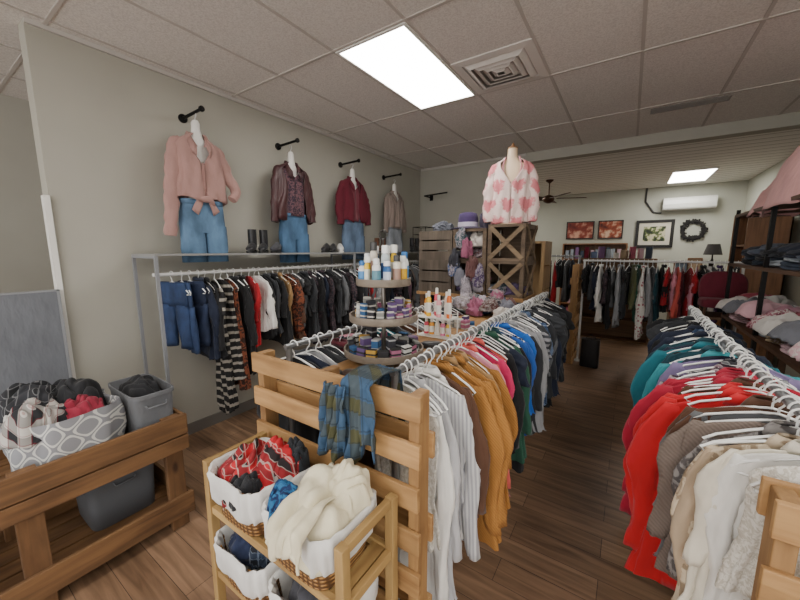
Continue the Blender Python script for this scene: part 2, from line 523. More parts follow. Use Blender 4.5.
# ------------------------------------------------------------------ hanger
def hanger_mesh():
    mb = MB()
    hk = []
    for k in range(11):
        a = -.35*pi + k*(1.35*pi)/10
        hk.append((.024*math.cos(a), 0, -.002+.024*math.sin(a)))
    hk = [(0, 0, -.058), (0, 0, -.04), (.008, 0, -.03)] + hk
    mb.tube(hk, .0032, 6)
    mb.tube([(0, 0, -.058), (.04, 0, -.066), (.1, 0, -.088), (.17, 0, -.118), (.2, 0, -.14), (.19, 0, -.152), (0, 0, -.152), (-.19, 0, -.152), (-.2, 0, -.14), (-.17, 0, -.118), (-.1, 0, -.088), (-.04, 0, -.066), (0, 0, -.058)], .0048, 6)
    return mb
HG = mk('clothes_hanger', hanger_mesh(), plastic('#ececea', .35))
HG_MESH = HG.data
COL.objects.unlink(HG)

# ------------------------------------------------------------------ garments (local: rail at z=0, width X, thickness Y)
def mbobj_mesh(name, mb):
    me = bpy.data.meshes.new(name)
    me.from_pydata([tuple(v) for v in mb.v], [], mb.f); me.update()
    me.polygons.foreach_set('use_smooth', [True]*len(me.polygons))
    me.materials.append(None)
    return me

def body_mesh(seed, L, w=.205, hem=.21, thick=.013, pleat=.017):
    rr = random.Random(seed); a1, a2, a3 = [rr.uniform(0, 6) for _ in range(3)]
    sw = rr.uniform(-.016, .016); drop = rr.uniform(-.02, .025)
    lv = [(-.062, .04), (-.068, .06), (-.082, .095), (-.103, .14), (-.128, .178), (-.15, .192), (-.19, w*.95)]
    m = 18
    for i in range(1, m+1):
        t = i/m; lv.append((-.19 - (L-.19)*t, w*(1-t)+hem*t - .03*math.sin(pi*t)*rr.uniform(.6, 1.1)))
    rings = []
    for z, hw in lv:
        g = min(1, max(0, (-z-.10)/(L-.10)))
        th = .006 + thick*min(1, max(0, (-z-.06)*4))
        am = pleat*(.2+.8*g**.7) if z < -.1 else .001
        def fn(t):
            return am*(.8*math.sin(4*t+a1+z*2) + .8*math.sin(9*t+a2+z*4) + .55*math.sin(15*t+a3-z*6) + 1.4*noise.noise(Vector((math.cos(t)*2.2, math.sin(t)*1.5, z*6+seed))))
        cx = .016*noise.noise(Vector((z*5, seed, 0)))
        rg = ring(cx, sw*math.sin(-z*5+a1), z, hw, th, 56, 2.4, fn)
        rg = [(x, y, zz + (drop*x/.2*min(1, -z*2)) - .016*abs(noise.noise(Vector((x*12, z*8, seed))))) for x, y, zz in rg]
        if z <= -L+.001: rg = [(x, y, zz + .025*math.sin(x*14+a2) - .014*math.cos(y*40+x*9)) for x, y, zz in rg]
        rings.append(rg)
    return MB().loft(rings, False, False)

def sleeve_mesh(seed, side, L=.5, short=False):
    rr = random.Random(seed); a1, a2 = rr.uniform(0, 6), rr.uniform(0, 6)
    if short: L = .2
    rings = []
    n = 18
    dx = rr.uniform(-.03, .02); dy = rr.uniform(-.022, .022)
    for i in range(n+1):
        t = i/n
        z = -.118 - L*t
        cx = side*(.168 + .035*min(1, t*2.5) + dx*t)
        rx = (.048*(1-.4*t) if not short else .05)*min(1, .35+t*4)
        ry = (.007 + .012*min(1, t*3) + .004*math.sin(pi*t))
        def fn(q): return min(1, t*5)*(.005*math.sin(3*q + a1 + t*9) + .014*noise.noise(Vector((math.cos(q)*1.5, math.sin(q)*1.5, t*12+seed))))
        rings.append(ring(cx + .010*math.sin(t*8+a2)*min(1, t*4), dy*t+.005*math.sin(t*7+a1)*t, z, rx, ry, 20, 2.2, fn))
    return MB().loft(rings, True, True)

def collar_mesh():
    mb = MB(); rings = []
    for z, r, t in ((-.050, .048, .02), (-.043, .05, .024), (-.060, .064, .026), (-.082, .076, .022), (-.077, .068, .016)):
        rings.append(ring(0, 0, z, r, t, 24, 2.2))
    return mb.loft(rings, False, False)

BODY = {}
for i in range(6):
    BODY['shirt%d' % i] = mbobj_mesh('shirt_body', body_mesh(100+i, .62+.045*i, .202+.004*i, .185+.016*i))
    BODY['dress%d' % i] = mbobj_mesh('dress_body', body_mesh(200+i, 1.0+.05*i, .20, .24, .014, .019))
    BODY['top%d' % i] = mbobj_mesh('top_body', body_mesh(300+i, .58, .19, .20))
SLV = [(mbobj_mesh('sleeve', sleeve_mesh(400+i, -1, .40+.05*i)), mbobj_mesh('sleeve', sleeve_mesh(420+i, 1, .40+.05*i))) for i in range(5)]
SLS = [(mbobj_mesh('sleeve', sleeve_mesh(440+i, -1, .2, True)), mbobj_mesh('sleeve', sleeve_mesh(450+i, 1, .2, True))) for i in range(2)]
COLLAR = mbobj_mesh('collar', collar_mesh())
def pants_mesh(seed):
    rr = random.Random(seed); a = rr.uniform(0, 6); mb = MB()
    mb.loft([ring(0, 0, z, w, .022, 24, 2.5, lambda q: .004*math.sin(3*q+a+z*9)) for z, w in ((-.09, .15), (-.12, .16), (-.2, .17), (-.28, .175), (-.36, .175))], True, True)
    for s in (-1, 1):
        mb.loft([ring(s*(.09+.01*t)+.006*math.sin(t*5+a), 0, -.34-.5*t, .085-.02*t, .024, 20, 2.3, lambda q: .006*math.sin(3*q+t*8+a)) for t in [k/9 for k in range(10)]], True, True)
    return mb
PANTS = [mbobj_mesh('pants_body', pants_mesh(i)) for i in range(2)]

def put(me, mat, name, parent=None):
    o = bpy.data.objects.new(name, me); COL.objects.link(o)
    o.material_slots[0].link = 'OBJECT'; o.material_slots[0].material = mat
    if parent: o.parent = parent
    return o

KW = {'shirt': ('hanging_shirt', 'long-sleeved shirt', 'shirt'), 'top': ('hanging_blouse', 'short-sleeved blouse', 'shirt'),
      'tank': ('hanging_blouse', 'sleeveless blouse', 'shirt'), 'cardigan': ('hanging_cardigan', 'knitted cardigan', 'cardigan'),
      'coat': ('hanging_coat', 'wool coat', 'coat'),
      'dress': ('hanging_dress', 'long dress', 'dress'), 'pants': ('hanging_pants', 'trousers', 'pants')}
def garment(kind, mat, cname, pos, rz, where, group, sc=(1, 1, 1), simple=False):
    nm, kl, cat = KW[kind]
    i = R.randrange(6)
    if kind == 'pants': me = PANTS[i % 2]
    elif kind == 'dress': me = BODY['dress%d' % i]
    elif kind in ('top', 'tank'): me = BODY['top%d' % i]
    else: me = BODY['shirt%d' % i]
    o = put(me, mat, nm)
    o.location = pos; o.rotation_euler = (R.uniform(-.05, .05), R.uniform(-.06, .06), rz); o.scale = sc
    tag(o, '%s %s on a white hanger %s' % (cname, kl, where), cat, group)
    if not simple:
        if kind in ('shirt', 'cardigan', 'coat'):
            a = SLV[R.randrange(5)]
            put(a[0], mat, 'sleeve', o); put(a[1], mat, 'sleeve', o)
            if kind == 'coat' or (kind == 'shirt' and R.random() < .5): put(COLLAR, mat, 'collar', o)
        elif kind == 'top' or (kind == 'dress' and i % 2):
            a = SLS[R.randrange(2)]
            put(a[0], mat, 'sleeve', o); put(a[1], mat, 'sleeve', o)
    h = bpy.data.objects.new('clothes_hanger', HG_MESH); COL.objects.link(h)
    h.location = pos; h.rotation_euler = (0, 0, rz + R.uniform(-.05, .05) + (pi if R.random() < .15 else 0))
    h.scale = (min(1.0, sc[0]*.95), 1, 1)
    tag(h, 'white plastic clothes hanger hooked over the rail %s' % where, 'hanger', 'hangers ' + where)
    return o

F = {'white': '#dedcd7', 'ivory': '#d6cfbf', 'cream': '#d0c5b0', 'beige': '#a8947c', 'taupe': '#756860', 'light grey': '#939497', 'grey': '#606265',
     'charcoal': '#2d2f33', 'black': '#141417', 'navy': '#182034', 'denim blue': '#2c3c5a', 'blue': '#1f4f9c', 'bright blue': '#1b5fb8', 'teal': '#1a6e7c', 'silver': '#b0b0b3',
     'dark teal': '#163f4a', 'aqua': '#2f8892', 'red': '#a81622', 'bright red': '#c01420', 'crimson': '#a01030', 'maroon': '#571825', 'coral': '#cc5850', 'pink': '#d08a9a', 'hot pink': '#c8285e',
     'mustard tan': '#a06e34', 'tan': '#9c7a50', 'brown': '#523524', 'rust': '#8c4426', 'olive': '#55583a', 'green': '#24503e', 'lilac': '#7d7096', 'purple': '#4c2f66', 'mauve': '#745664', 'lavender grey': '#80829a'}
def M(n):
    if n == 'grey plaid': return plaid('#8a8c90', '#3a3c42', '#c9c9c9', 16.0)
    if n == 'blue plaid': return plaid('#2d4a78', '#162238', '#b8c0cc', 15.0)
    if n == 'pink plaid': return plaid('#a88592', '#3a2834', '#d8d0d0', 16.0)
    if n == 'white floral': return floral('#d8d6d0', '#b06070', '#6a8a60', 26.0, .32)
    if n == 'dark floral': return mottle('#1a1b22', '#4a3a40', 30.0)
    if n == 'orange print': return mottle('#2a1812', '#7a4028', 26.0)
    if n == 'beige print': return mottle('#c4b49c', '#8a7862', 24.0)
    if n == 'grey print': return mottle('#8a8684', '#504c4c', 28.0)
    if n == 'blue print': return mottle('#22385a', '#6a7c98', 26.0)
    if n == 'white lace': return mottle('#d8d4cc', '#bcb6aa', 60.0)
    if n == 'black-white striped': return stripes('#1a1819', '#9a948a', 14.0, 2, .35)
    if n == 'grey striped': return stripes('#a5a5aa', '#c6c6c6', 60.0, 0)
    if n == 'dark striped': return stripes('#3a3c42', '#86868a', 26.0)
    if n == 'blue denim': return denim('#26385a')
    if n == 'dark denim': return denim('#1c2740')
    if n in ('mustard tan', 'taupe'): return knit(F[n])
    return fabric(F[n])

def fill(x, y0, y1, z, seq, where, group, along='y', simple=False, wmul=1.0, kinds=('shirt', 'shirt', 'cardigan', 'top', 'shirt'), zr=(.78, 1.22)):
    n = len(seq); step = (y1-y0)/max(1, n-1)
    for i, s in enumerate(seq):
        wm = zm = None
        if isinstance(s, tuple):
            cn, kd = s[0], s[1]
            if len(s) > 2: wm, zm = s[2], s[3]
        else: cn, kd = s, R.choice(kinds)
        p = y0 + step*i + R.uniform(-.012, .012)
        ang = R.uniform(-.24, .24)
        off = R.uniform(-.011, .011)
        if along == 'y': pos = (x+off, p, z)
        else: pos = (p, x+off, z); ang += pi/2
        ws = wmul*(R.uniform(.82, 1.15) if wm is None else wm*R.uniform(.97, 1.03))
        zs = R.uniform(*zr) if zm is None else zm*R.uniform(.96, 1.04)
        garment(kd, M(cn), cn, pos, ang, where, group, (ws, min(1.35, step/.044)*R.uniform(.7, 1.05), zs), simple)

mr = metal('#8c8e90')
WH = plastic('#dcdcda', .4)
def rack(name, pts, posts, r, label, matr=mr, feet=True):
    a = Vector(pts[0])
    e = empty(name, (a.x, a.y, 0), label, 'clothes rack')
    def rel(p): return (p[0]-a.x, p[1]-a.y, p[2])
    mk('rail', MB().tube([rel(p) for p in pts], r, 12), matr, e)
    for p in posts:
        q = rel(p)
        mk('post', MB().tube([(q[0], q[1], 0), (q[0], q[1], q[2])], r*1.1, 10), matr, e)
        if feet: mk('foot', MB().lathe([(.06, 0), (.06, .012), (.02, .02), (r*1.2, .05)], (q[0], q[1], 0), 16), matr, e)
    return e
rack('clothes_rack', [(-.69, .98, 1.2), (-.69, 3.85, 1.2)], [(-.69, 3.8, 1.2), (-.69, 2.4, 1.2), (-.69, 1.0, 1.2)], .014, 'steel garment rail beside the counter packed with shirts')
rack('clothes_rack', [(-1.3, .98, 1.2), (-1.3, 2.95, 1.2)], [(-1.3, 2.9, 1.2), (-1.3, 1.0, 1.2)], .014, 'steel garment rail on the aisle side of the counter')
rack('clothes_rack', [(.433, 1.12, 1.2), (.433, 3.5, 1.2)], [(.433, 3.45, 1.2), (.433, 2.3, 1.2), (.433, 1.14, 1.2)], .014, 'steel garment rail packed with shirts along the aisle')
C = [('white lace', 'tank', .8, 1.25), ('white', 'shirt', .86, 1.3), ('silver', 'shirt', .88, 1.2), ('grey striped', 'shirt', .9, 1.15), ('white', 'shirt', .92, 1.0),
     ('brown', 'shirt', 1.05, .95), ('mustard tan', 'coat', 1.22, 1.05), ('mustard tan', 'cardigan', 1.25, 1.05), ('tan', 'shirt', 1.1, .9), ('mustard tan', 'coat', 1.3, 1.0), ('tan', 'shirt', 1.15, .95), ('mustard tan', 'cardigan', 1.22, 1.0),
     ('pink', 'shirt', 1.1, 1.0), ('coral', 'shirt', 1.05, 1.1), ('hot pink', 'shirt', 1.05, .95), 'maroon', ('coral', 'shirt'), 'black', ('charcoal', 'cardigan'), 'navy', ('green', 'shirt'), ('black', 'cardigan', 1.1, 1.0), ('dark teal', 'shirt'),
     'blue plaid', ('blue', 'shirt'), ('bright blue', 'shirt'), 'grey plaid', 'charcoal', 'light grey', 'grey print', 'light grey', 'grey', 'dark striped', 'charcoal', 'grey', 'charcoal', 'light grey',
     'blue print', 'charcoal', 'grey', 'black', 'charcoal', 'navy', 'black', 'grey plaid', 'charcoal', 'black', 'black', 'charcoal', 'black', 'navy', 'black', 'black', 'charcoal', 'black', 'navy', 'black']
fill(-.69, 1.04, 3.72, 1.2, C, 'by the counter', 'garments on the counter rail')
LC = ['black', 'navy', 'light grey', 'charcoal', 'charcoal', 'maroon', 'grey', 'black', 'pink', 'navy', 'dark floral', 'charcoal', 'teal', 'black', 'grey', 'brown', 'navy', 'light grey', 'black', 'charcoal', 'olive', 'white', 'grey', 'black', 'navy', 'black', 'charcoal', 'grey', 'maroon', 'black', 'navy', 'grey']
fill(-1.3, 1.04, 2.85, 1.2, LC, 'behind the counter', 'garments on the counter side rail')
RC = [('white lace', 'tank', .7, .75), ('white', 'shirt', .76, .85), ('ivory', 'shirt', .82, .9), ('beige print', 'shirt', .98, 1.15), ('beige', 'cardigan', 1.02, 1.1), ('grey print', 'shirt', 1.05, 1.1), ('taupe', 'cardigan', 1.1, 1.05), ('grey', 'shirt', 1.0, 1.1), ('brown', 'cardigan', 1.12, .95), ('brown', 'shirt', 1.1, .9),
      ('bright red', 'coat', 1.5, 1.35), ('bright red', 'coat', 1.52, 1.3), ('bright red', 'coat', 1.35, 1.3), ('brown', 'shirt', 1.1, 1.0), ('crimson', 'coat', 1.52, 1.25), ('crimson', 'coat', 1.46, 1.2), ('crimson', 'coat', 1.3, 1.1), ('pink plaid', 'shirt', 1.4, 1.35), ('pink plaid', 'shirt', 1.25, 1.2), ('grey plaid', 'shirt'), ('lilac', 'shirt', 1.15, .9), ('navy', 'shirt'),
      ('aqua', 'coat', 1.35, 1.15), ('teal', 'shirt', 1.35, 1.2), ('dark teal', 'shirt', 1.1, 1.0), 'black', ('teal', 'coat', 1.3, 1.1), ('navy', 'shirt'), ('dark teal', 'shirt', 1.2, 1.0), 'black', ('teal', 'cardigan', 1.25, 1.2), 'navy', 'navy', 'black', ('blue print', 'shirt'), 'navy', 'black', 'navy', 'black', 'navy', 'charcoal', 'black', 'navy', 'charcoal', 'black', 'black', 'navy']
fill(.433, 1.14, 3.4, 1.2, RC, 'by the main aisle', 'garments on the aisle rail', wmul=1.0)

# --- wall rack (left)
e = empty('wall_clothes_rack', (-2.85, 3.1, 0), 'grey steel wall rack with a top shelf and hanging rail', 'clothes rack')
sm = plastic('#84868a', .5)
mk('rail', MB().tube([(0, -2.05, 1.47), (0, 2.1, 1.47)], .014, 10), WH, e)
mk('shelf', MB().bb(-.27, .13, -2.08, 2.15, 1.608, 1.622), plastic('#8a8a88', .6), e, smooth=False)
for py in (-2.07, 0, 2.12):
    mk('post', MB().bb(-.27, -.25, py-.01, py+.01, 0, 1.608), sm, e, smooth=False)
    mk('post', MB().bb(.11, .13, py-.01, py+.01, 0, 1.608), sm, e, smooth=False)
    mk('shelf_bracket', MB().bb(-.25, .11, py-.008, py+.008, 1.59, 1.608), sm, e, smooth=False)
    mk('foot_rail', MB().bb(-.25, .11, py-.008, py+.008, .1, .12), sm, e, smooth=False)
WC = [('blue denim', 'pants', .9, .68), ('blue denim', 'pants', .9, .72), ('dark denim', 'pants', .95, .7), ('navy', 'shirt', .9, .75), ('black', 'shirt', .85, .9), ('black-white striped', 'dress', .9, 1.05), ('black-white striped', 'dress', .85, .95), ('orange print', 'dress', .9, 1.0), ('black', 'shirt', .9, 1.0), ('black', 'shirt', .95, .95), ('red', 'cardigan', 1, .85), ('white', 'shirt', .9, .85), ('black', 'shirt', .95, .9), ('charcoal', 'shirt'),
      ('black', 'shirt'), ('tan', 'shirt'), ('orange print', 'shirt'), 'brown', ('grey', 'shirt'), 'black', 'charcoal', ('dark floral', 'shirt'), 'black', 'navy', ('dark floral', 'shirt'), 'black', 'charcoal', 'grey', 'black', ('dark floral', 'shirt'), 'black', 'light grey', 'charcoal', 'black', ('red', 'shirt'), 'grey',
      'light grey', 'grey', 'white', 'charcoal', 'light grey', 'black', 'dark striped', 'navy', 'dark floral', 'pink', 'black', 'grey', 'mauve', 'charcoal', 'black', 'taupe', 'grey', 'black', 'light grey', 'black', 'navy', 'white', 'charcoal', 'black', 'grey', 'black', 'maroon', 'black']
fill(-2.85, 1.16, 5.1, 1.47, WC, 'on the wall rack', 'garments on the wall rack', wmul=.95, zr=(.82, .95))

# --- far racks
rack('clothes_rack', [(-.55, 5.6, 1.5), (1.15, 5.6, 1.5)], [(-.53, 5.6, 1.5), (1.13, 5.6, 1.5)], .014, 'white garment rail running across the back of the shop', WH)
FC = ['black', 'charcoal', 'navy', 'white', 'dark floral', 'black', 'grey', 'light grey', 'charcoal', 'black', 'olive', 'green', 'white floral', 'light grey', 'grey', 'dark teal', 'black', 'red', 'pink', 'coral', 'maroon', 'red', 'pink', 'black', 'white', 'grey', 'purple', 'navy', 'black', 'charcoal']
fill(5.6, -.48, 1.08, 1.5, FC, 'in the back', 'garments on the back rail', 'x')
rack('clothes_rack', [(-1.35, 6.3, 1.55), (-.65, 6.3, 1.55)], [(-1.33, 6.3, 1.55), (-.67, 6.3, 1.55)], .014, 'short garment rail with dark coats', mr)
fill(6.3, -1.3, -.7, 1.55, ['black', 'navy', 'charcoal', 'black', 'red', 'charcoal', 'black', 'grey', 'navy', 'black'], 'on the short rail', 'garments on the short back rail', 'x', True)

# ------------------------------------------------------------------ pallets
pw = wood('#d0a46c', '#8c5f36', 0, .65, 1)
pwv = wood('#bd935f', '#7a5230', 2, .65, 1)
def pallet(loc, W, H, n, label, rz=0):
    e = empty('wooden_pallet', loc, label, 'pallet', rot=(0, 0, rz))
    for k in range(3):
        cx = -W/2 + .03 + k*(W-.06)/2
        mk('stringer', MB().bb(cx-.02, cx+.02, -.035, .035, 0, H-.005), pwv, e, bevel=.004, smooth=False)
    h = .09; gap = (H-n*h)/(n-1)
    for side in (-1, 1):
        for k in range(n):
            z = k*(h+gap)
            if side == 1 and k % 2: continue
            mb = MB().box((0, side*.044, z+h/2), (W+R.uniform(-.008, .012), .018, h+R.uniform(-.01, .01)), Matrix.Rotation(R.uniform(-.008, .008), 3, 'Y'))
            mk('slat', mb, pw, e, bevel=.003, smooth=False)
    return e
pallet((-.935, .905, 0), .87, 1.2, 8, 'upright light wooden shipping pallet behind the basket stand')
pallet((.745, 1.06, 0), .87, 1.11, 7, 'upright wooden pallet closing the end of the aisle rail')
pallet((-.62, 5.6, 0), .5, 1.45, 8, 'upright wooden pallet at the end of the back rail', pi/2)

# scarf draped on pallet
rng = []; nu, nv = 44, 50
for j in range(nv+1):
    t = j/nv
    row = []
    for i in range(nu+1):
        u = i/nu-.5
        w = .062 + .035*abs(t-.62) + .008*math.sin(t*9)
        fo = .014*math.sin(u*18+t*4+1.5*noise.noise(Vector((t*2, 0, 0))))*(.55+.45*math.cos(t*7)) + .006*math.sin(u*37-t*6) + .014*noise.noise(Vector((u*5, t*5, 3)))
        if t < .6:
            s = t/.6; z = .94 + (1.212-.94)*s + (.05*math.sin(u*5) - .03*math.cos(u*11))*(1-s); yy = -.088 + fo*(1.05-s*.7) - .012
        elif t < .72:
            s = (t-.6)/.12; z = 1.214 + .014*math.sin(pi*s) + .2*abs(fo); yy = -.09 + .18*s
        else:
            s = (t-.72)/.28; z = 1.212 - .2*s; yy = .092 + abs(fo)
        row.append((u*2*w + .04*math.sin(t*2.6)*(1-t) + .01*math.sin(t*12+u*5), yy, z))
    rng.append(row)
scm = plaid('#35506c', '#4a4a30', '#141e2c', 9.0)
o = mk('scarf', MB().sheet(rng), scm, loc=(-.735, .905, 0), solid=.006)
tag(o, 'muted blue and olive checked scarf draped over the pallet', 'scarf')
rng = []
for j in range(31):
    t = j/30; row = []
    for i in range(21):
        u = i/20-.5
        fo = .012*math.sin(u*20+t*5) + .01*noise.noise(Vector((u*6, t*6, 9)))
        row.append((-.055+u*.1*(1+.3*t) - .04*t, -.105 - .01 + fo, 1.2 - .25*t + .03*math.sin(u*6)*t))
    rng.append(row)
mk('scarf_tail', MB().sheet(rng), scm, o, solid=.006)

# ------------------------------------------------------------------ basket stand
st = wood('#cba86c', '#916c40', 2, .6, 1); sth = wood('#cba86c', '#916c40', 0, .6, 1); sty = wood('#cba86c', '#916c40', 1, .6, 1)
SX, SY = -.925, .7
e = empty('basket_stand', (SX, SY, 0), 'light wooden two-tier stand holding lined baskets', 'stand')
for sx in (-1, 1):
    for sy in (-1, 1):
        mk('post', MB().box((sx*.345, sy*.115, .43), (.032, .032, .86)), st, e, bevel=.003, smooth=False)
    for z in (.845, .66, .38, .1):
        mk('side_rail', MB().box((sx*.345, 0, z), (.022, .2, .03)), sty, e, bevel=.002, smooth=False)
for z in (.66, .38, .1):
    for sy in (-1, 1):
        mk('rail', MB().box((0, sy*.115, z), (.66, .02, .03)), sth, e, bevel=.002, smooth=False)
    sl = MB()
    for k in range(6): sl.box((-.3+k*.12, 0, z), (.05, .22, .012))
    mk('shelf_slats', sl, sty, e, smooth=False)
wk = wicker('#b98a50', '#5a3a1c'); wk2 = wicker('#7a5630', '#33200f')
liner = fabric('#cfcdc9')
def basket(c, label, rx=.148, ry=.13, h=.18, wm=None, rz=0):
    e = empty('lined_basket', c, label, 'basket', 'lined baskets on the stand', rot=(0, 0, rz))
    mb = MB()
    mb.loft([ring(0, 0, z, rx*s, ry*s, 40, 4.5) for z, s in ((0, .8), (.004, .84), (h*.5, .9), (h*.96, .97), (h*.96, .93), (h*.5, .86), (.012, .8))])
    mk('basket_body', mb, wm or wk, e)
    pr = [(h*.42, 1.0), (h*.44, 1.02), (h*.6, 1.035), (h*.8, 1.05), (h*1.0, 1.06), (h*1.05, 1.0), (h*1.0, .93), (h*.6, .87), (h*.25, .82), (h*.2, .7)]
    mb = MB().loft([ring(0, 0, z + 0, rx*s, ry*s, 80, 4.5, lambda t: .003*math.sin(17*t+z*20)+.003*math.sin(9*t)+.008*noise.noise(Vector((math.cos(t)*5, math.sin(t)*5, z*30+c[0]*9)))) for z, s in pr], False, True)
    mb.v = [Vector((p.x, p.y, p.z + (.016*noise.noise(Vector((p.x*14, p.y*14, c[0]*5)))))) for p in mb.v]
    mk('liner', mb, liner, e)
    return e
basket((SX-.165, .68, .675), 'wicker basket with white cloth liner holding plaid shirts')
basket((SX+.165, .675, .675), 'wicker basket with white cloth liner holding a cream sweater')
basket((SX-.165, .68, .395), 'wicker basket with white cloth liner holding dark clothes', h=.17)
basket((SX+.165, .68, .395), 'dark wicker basket with white liner on the lower tier', h=.17, wm=wk2)
rp = plaid('#b01c26', '#1e1618', '#c8bfb6', 14.0, 'y')
heap('plaid_shirt', (SX-.185, .67, .80), .125, .115, .12, rp, 3, 'crumpled red and black plaid flannel in a lined basket', folds=.026, droop=.03)
heap('plaid_shirt', (SX-.10, .725, .85), .10, .08, .09, rp, 8, 'red and black plaid flannel sleeve piled in the basket', folds=.026, droop=.05, rz=.6)
heap('crumpled_shirt', (SX-.06, .76, .87), .06, .04, .07, fabric('#1c2026'), 4, 'dark checked shirt in a lined basket', folds=.02)
heap('crumpled_shirt', (SX-.24, .625, .83), .05, .055, .05, fabric('#7e1b24'), 14, 'dark red crumpled shirt in a lined basket', folds=.018)
heap('crumpled_shirt', (SX-.13, .60, .83), .06, .05, .04, fabric('#17181d'), 15, 'black crumpled shirt in a lined basket', folds=.018)
crm = fabric('#d2c9ae')
heap('cream_sweater', (SX+.185, .665, .82), .135, .135, .13, crm, 5, 'soft cream sweater bundled in a basket', folds=.026, droop=.05, n=90)
heap('cream_sweater', (SX+.215, .73, .88), .095, .075, .09, crm, 21, 'folded cream sweater bundled against the pallet', folds=.024, droop=.06, n=70, rz=.3)
rng = []
for j in range(41):
    t = j/40; row = []
    for i in range(31):
        u = i/30-.5
        fo = .010*math.sin(u*15+t*3)+.012*noise.noise(Vector((u*4, t*4, 7)))
        if t < .6: s = t/.6; yy = .68-.155*s; z = .895 + .022*math.sin(pi*s) - .02*s
        else: s = (t-.6)/.4; yy = .525-.016*math.sin(s*pi/2); z = .875-.06*s
        row.append((SX+.19+u*(.11+.03*t)+.01*t, yy-abs(fo)*.8, z+fo+.02*math.sin(u*7)*t))
    rng.append(row)
tag(mk('cream_cloth', MB().sheet(rng), crm, solid=.008), 'cream knitted cloth draped over the front of a basket', 'clothing')
heap('blue_scarf', (SX+.10, .595, .875), .062, .05, .055, mottle('#1f5f8c', '#0c1f4a', 40.0), 6, 'blue printed scarf bundled in a basket', 'scarf', folds=.018, droop=.03)
crumple('crumpled_shirt', (SX-.2, .66, .50), (.09, .09, .09), fabric('#1a2440'), 7, 'navy crumpled shirt in the lower basket')
crumple('crumpled_shirt', (SX-.11, .69, .49), (.07, .08, .1), plaid('#39485e', '#12161f', '#8e97a6', 20.0, 'y'), 8, 'dark checked shirt in the lower basket')
crumple('crumpled_shirt', (SX+.165, .675, .49), (.1, .1, .09), fabric('#3a3a40'), 9, 'charcoal crumpled shirt in the lower basket')

# ------------------------------------------------------------------ cart on the left
cw = wood('#8f6842', '#4c331f', 1, .75, 1); cwx = wood('#8f6842', '#4c331f', 0, .75, 1); cwz = wood('#88623e', '#48301c', 2, .75, 1)
TY = .38
e = empty('wooden_table', (-2.4, TY, 0), 'rough pallet-wood two-tier table against the wall', 'table')
for sx in (-1, 1):
    for yy in (-.17, .41):
        mk('leg', MB().box((sx*.27, yy, .35), (.04, .09, .7)), cwz, e, bevel=.004, smooth=False)
    for z, hh in ((.64, .12), (.53, .085), (.14, .13)):
        mk('side_board', MB().box((sx*.30, .0, z), (.022, .97, hh)), cw, e, bevel=.003, smooth=False)
for yy in (-.475, .47):
    for z, hh in ((.64, .12), (.53, .085), (.14, .13)):
        mk('end_board', MB().box((0, yy, z), (.58, .02, hh)), cwx, e, bevel=.003, smooth=False)
for sx in (-1, 1):
    mk('leg', MB().box((sx*.27, -.42, .35), (.04, .07, .7)), cwz, e, bevel=.004, smooth=False)
for z in (.55, .09):
    for k in range(5):
        mk('shelf_board', MB().box((-.23+k*.115, 0, z), (.1, .93, .018)), cw, e, smooth=False)

def bin_(c, rx, ry, h, mat, label, cat='bin', name='storage_bin'):
    e = empty(name, c, label, cat)
    mb = MB().loft([ring(0, 0, z, rx*s, ry*s, 40, 7) for z, s in ((0, .88), (.004, .9), (h*.5, .94), (h*.93, .985), (h*.93, 1.03), (h, 1.03), (h, .97), (h*.5, .92), (.01, .86))])
    mk('bin_body', mb, mat, e)
    for s in (-1, 1):
        mk('handle', MB().tube([(rx*s*1.0, -.05, h*.8), (rx*s*1.06, -.045, h*.75), (rx*s*1.06, .045, h*.75), (rx*s*1.0, .05, h*.8)], .006, 8), mat, e)
    return e
gp = plastic('#5a5c60', .6)
bin_((-2.33, .735, .565), .2, .105, .3, fabric('#65676b'), 'grey fabric storage bin on the wooden table')
bin_((-2.48, .6, .1), .18, .17, .32, gp, 'dark grey plastic tote on the lower shelf')
heap('crumpled_shirt', (-2.35, .735, .83), .17, .09, .08, fabric('#15161a'), 21, 'black garment heaped in a grey fabric bin', folds=.022, droop=.04)
bagm = lattice('#88898e', '#c8c8c4', 17.0, .26)
e = empty('laundry_bag', (-2.32, .40, .565), 'soft grey and white patterned fabric bag full of clothes', 'bag')
mb = MB().loft([ring(0, 0, z, .19*s, .2*s, 64, 3.0, lambda t: .014*math.sin(5*t+z*9)+.009*math.sin(9*t-z*14)) for z, s in ((0, .88), (.01, .93), (.08, 1.02), (.16, 1.05), (.24, 1.03), (.30, .99), (.295, .94), (.15, .9), (.05, .85))])
mk('bag_body', mb, bagm, e)
heap('plaid_shirt', (-2.29, .30, .83), .15, .13, .1, plaid('#b8b4ae', '#1d1e22', '#7a1d2a', 13.0, 'y'), 22, 'white and black plaid shirt heaped in the patterned bag', folds=.026, droop=.04)
heap('crumpled_shirt', (-2.24, .45, .84), .09, .1, .06, fabric('#8a2036'), 23, 'dark red garment heaped in the patterned bag', folds=.022)
heap('crumpled_shirt', (-2.38, .46, .86), .14, .12, .11, fabric('#191a1e'), 24, 'black garment heaped in the patterned bag', folds=.026)
heap('crumpled_shirt', (-2.42, .31, .90), .14, .13, .08, plaid('#2b2c31', '#121316', '#8a8a8c', 14.0, 'y'), 25, 'black checked shirt on top of the heap', folds=.024)

# partition panel
e = empty('partition_panel', (-3.14, -.45, 0), 'grey fabric partition panel with thin metal edge', 'partition')
mk('panel', MB().bb(-.02, .02, -1.04, 1.04, .05, 1.38), fabric('#6b6e74'), e, smooth=False)
mk('frame', MB().bb(-.024, .024, 1.04, 1.055, 0, 1.39).bb(-.024, .024, -1.055, -1.04, 0, 1.39).bb(-.024, .024, -1.05, 1.05, 1.38, 1.39), plastic('#8b8d90', .5), e, smooth=False)

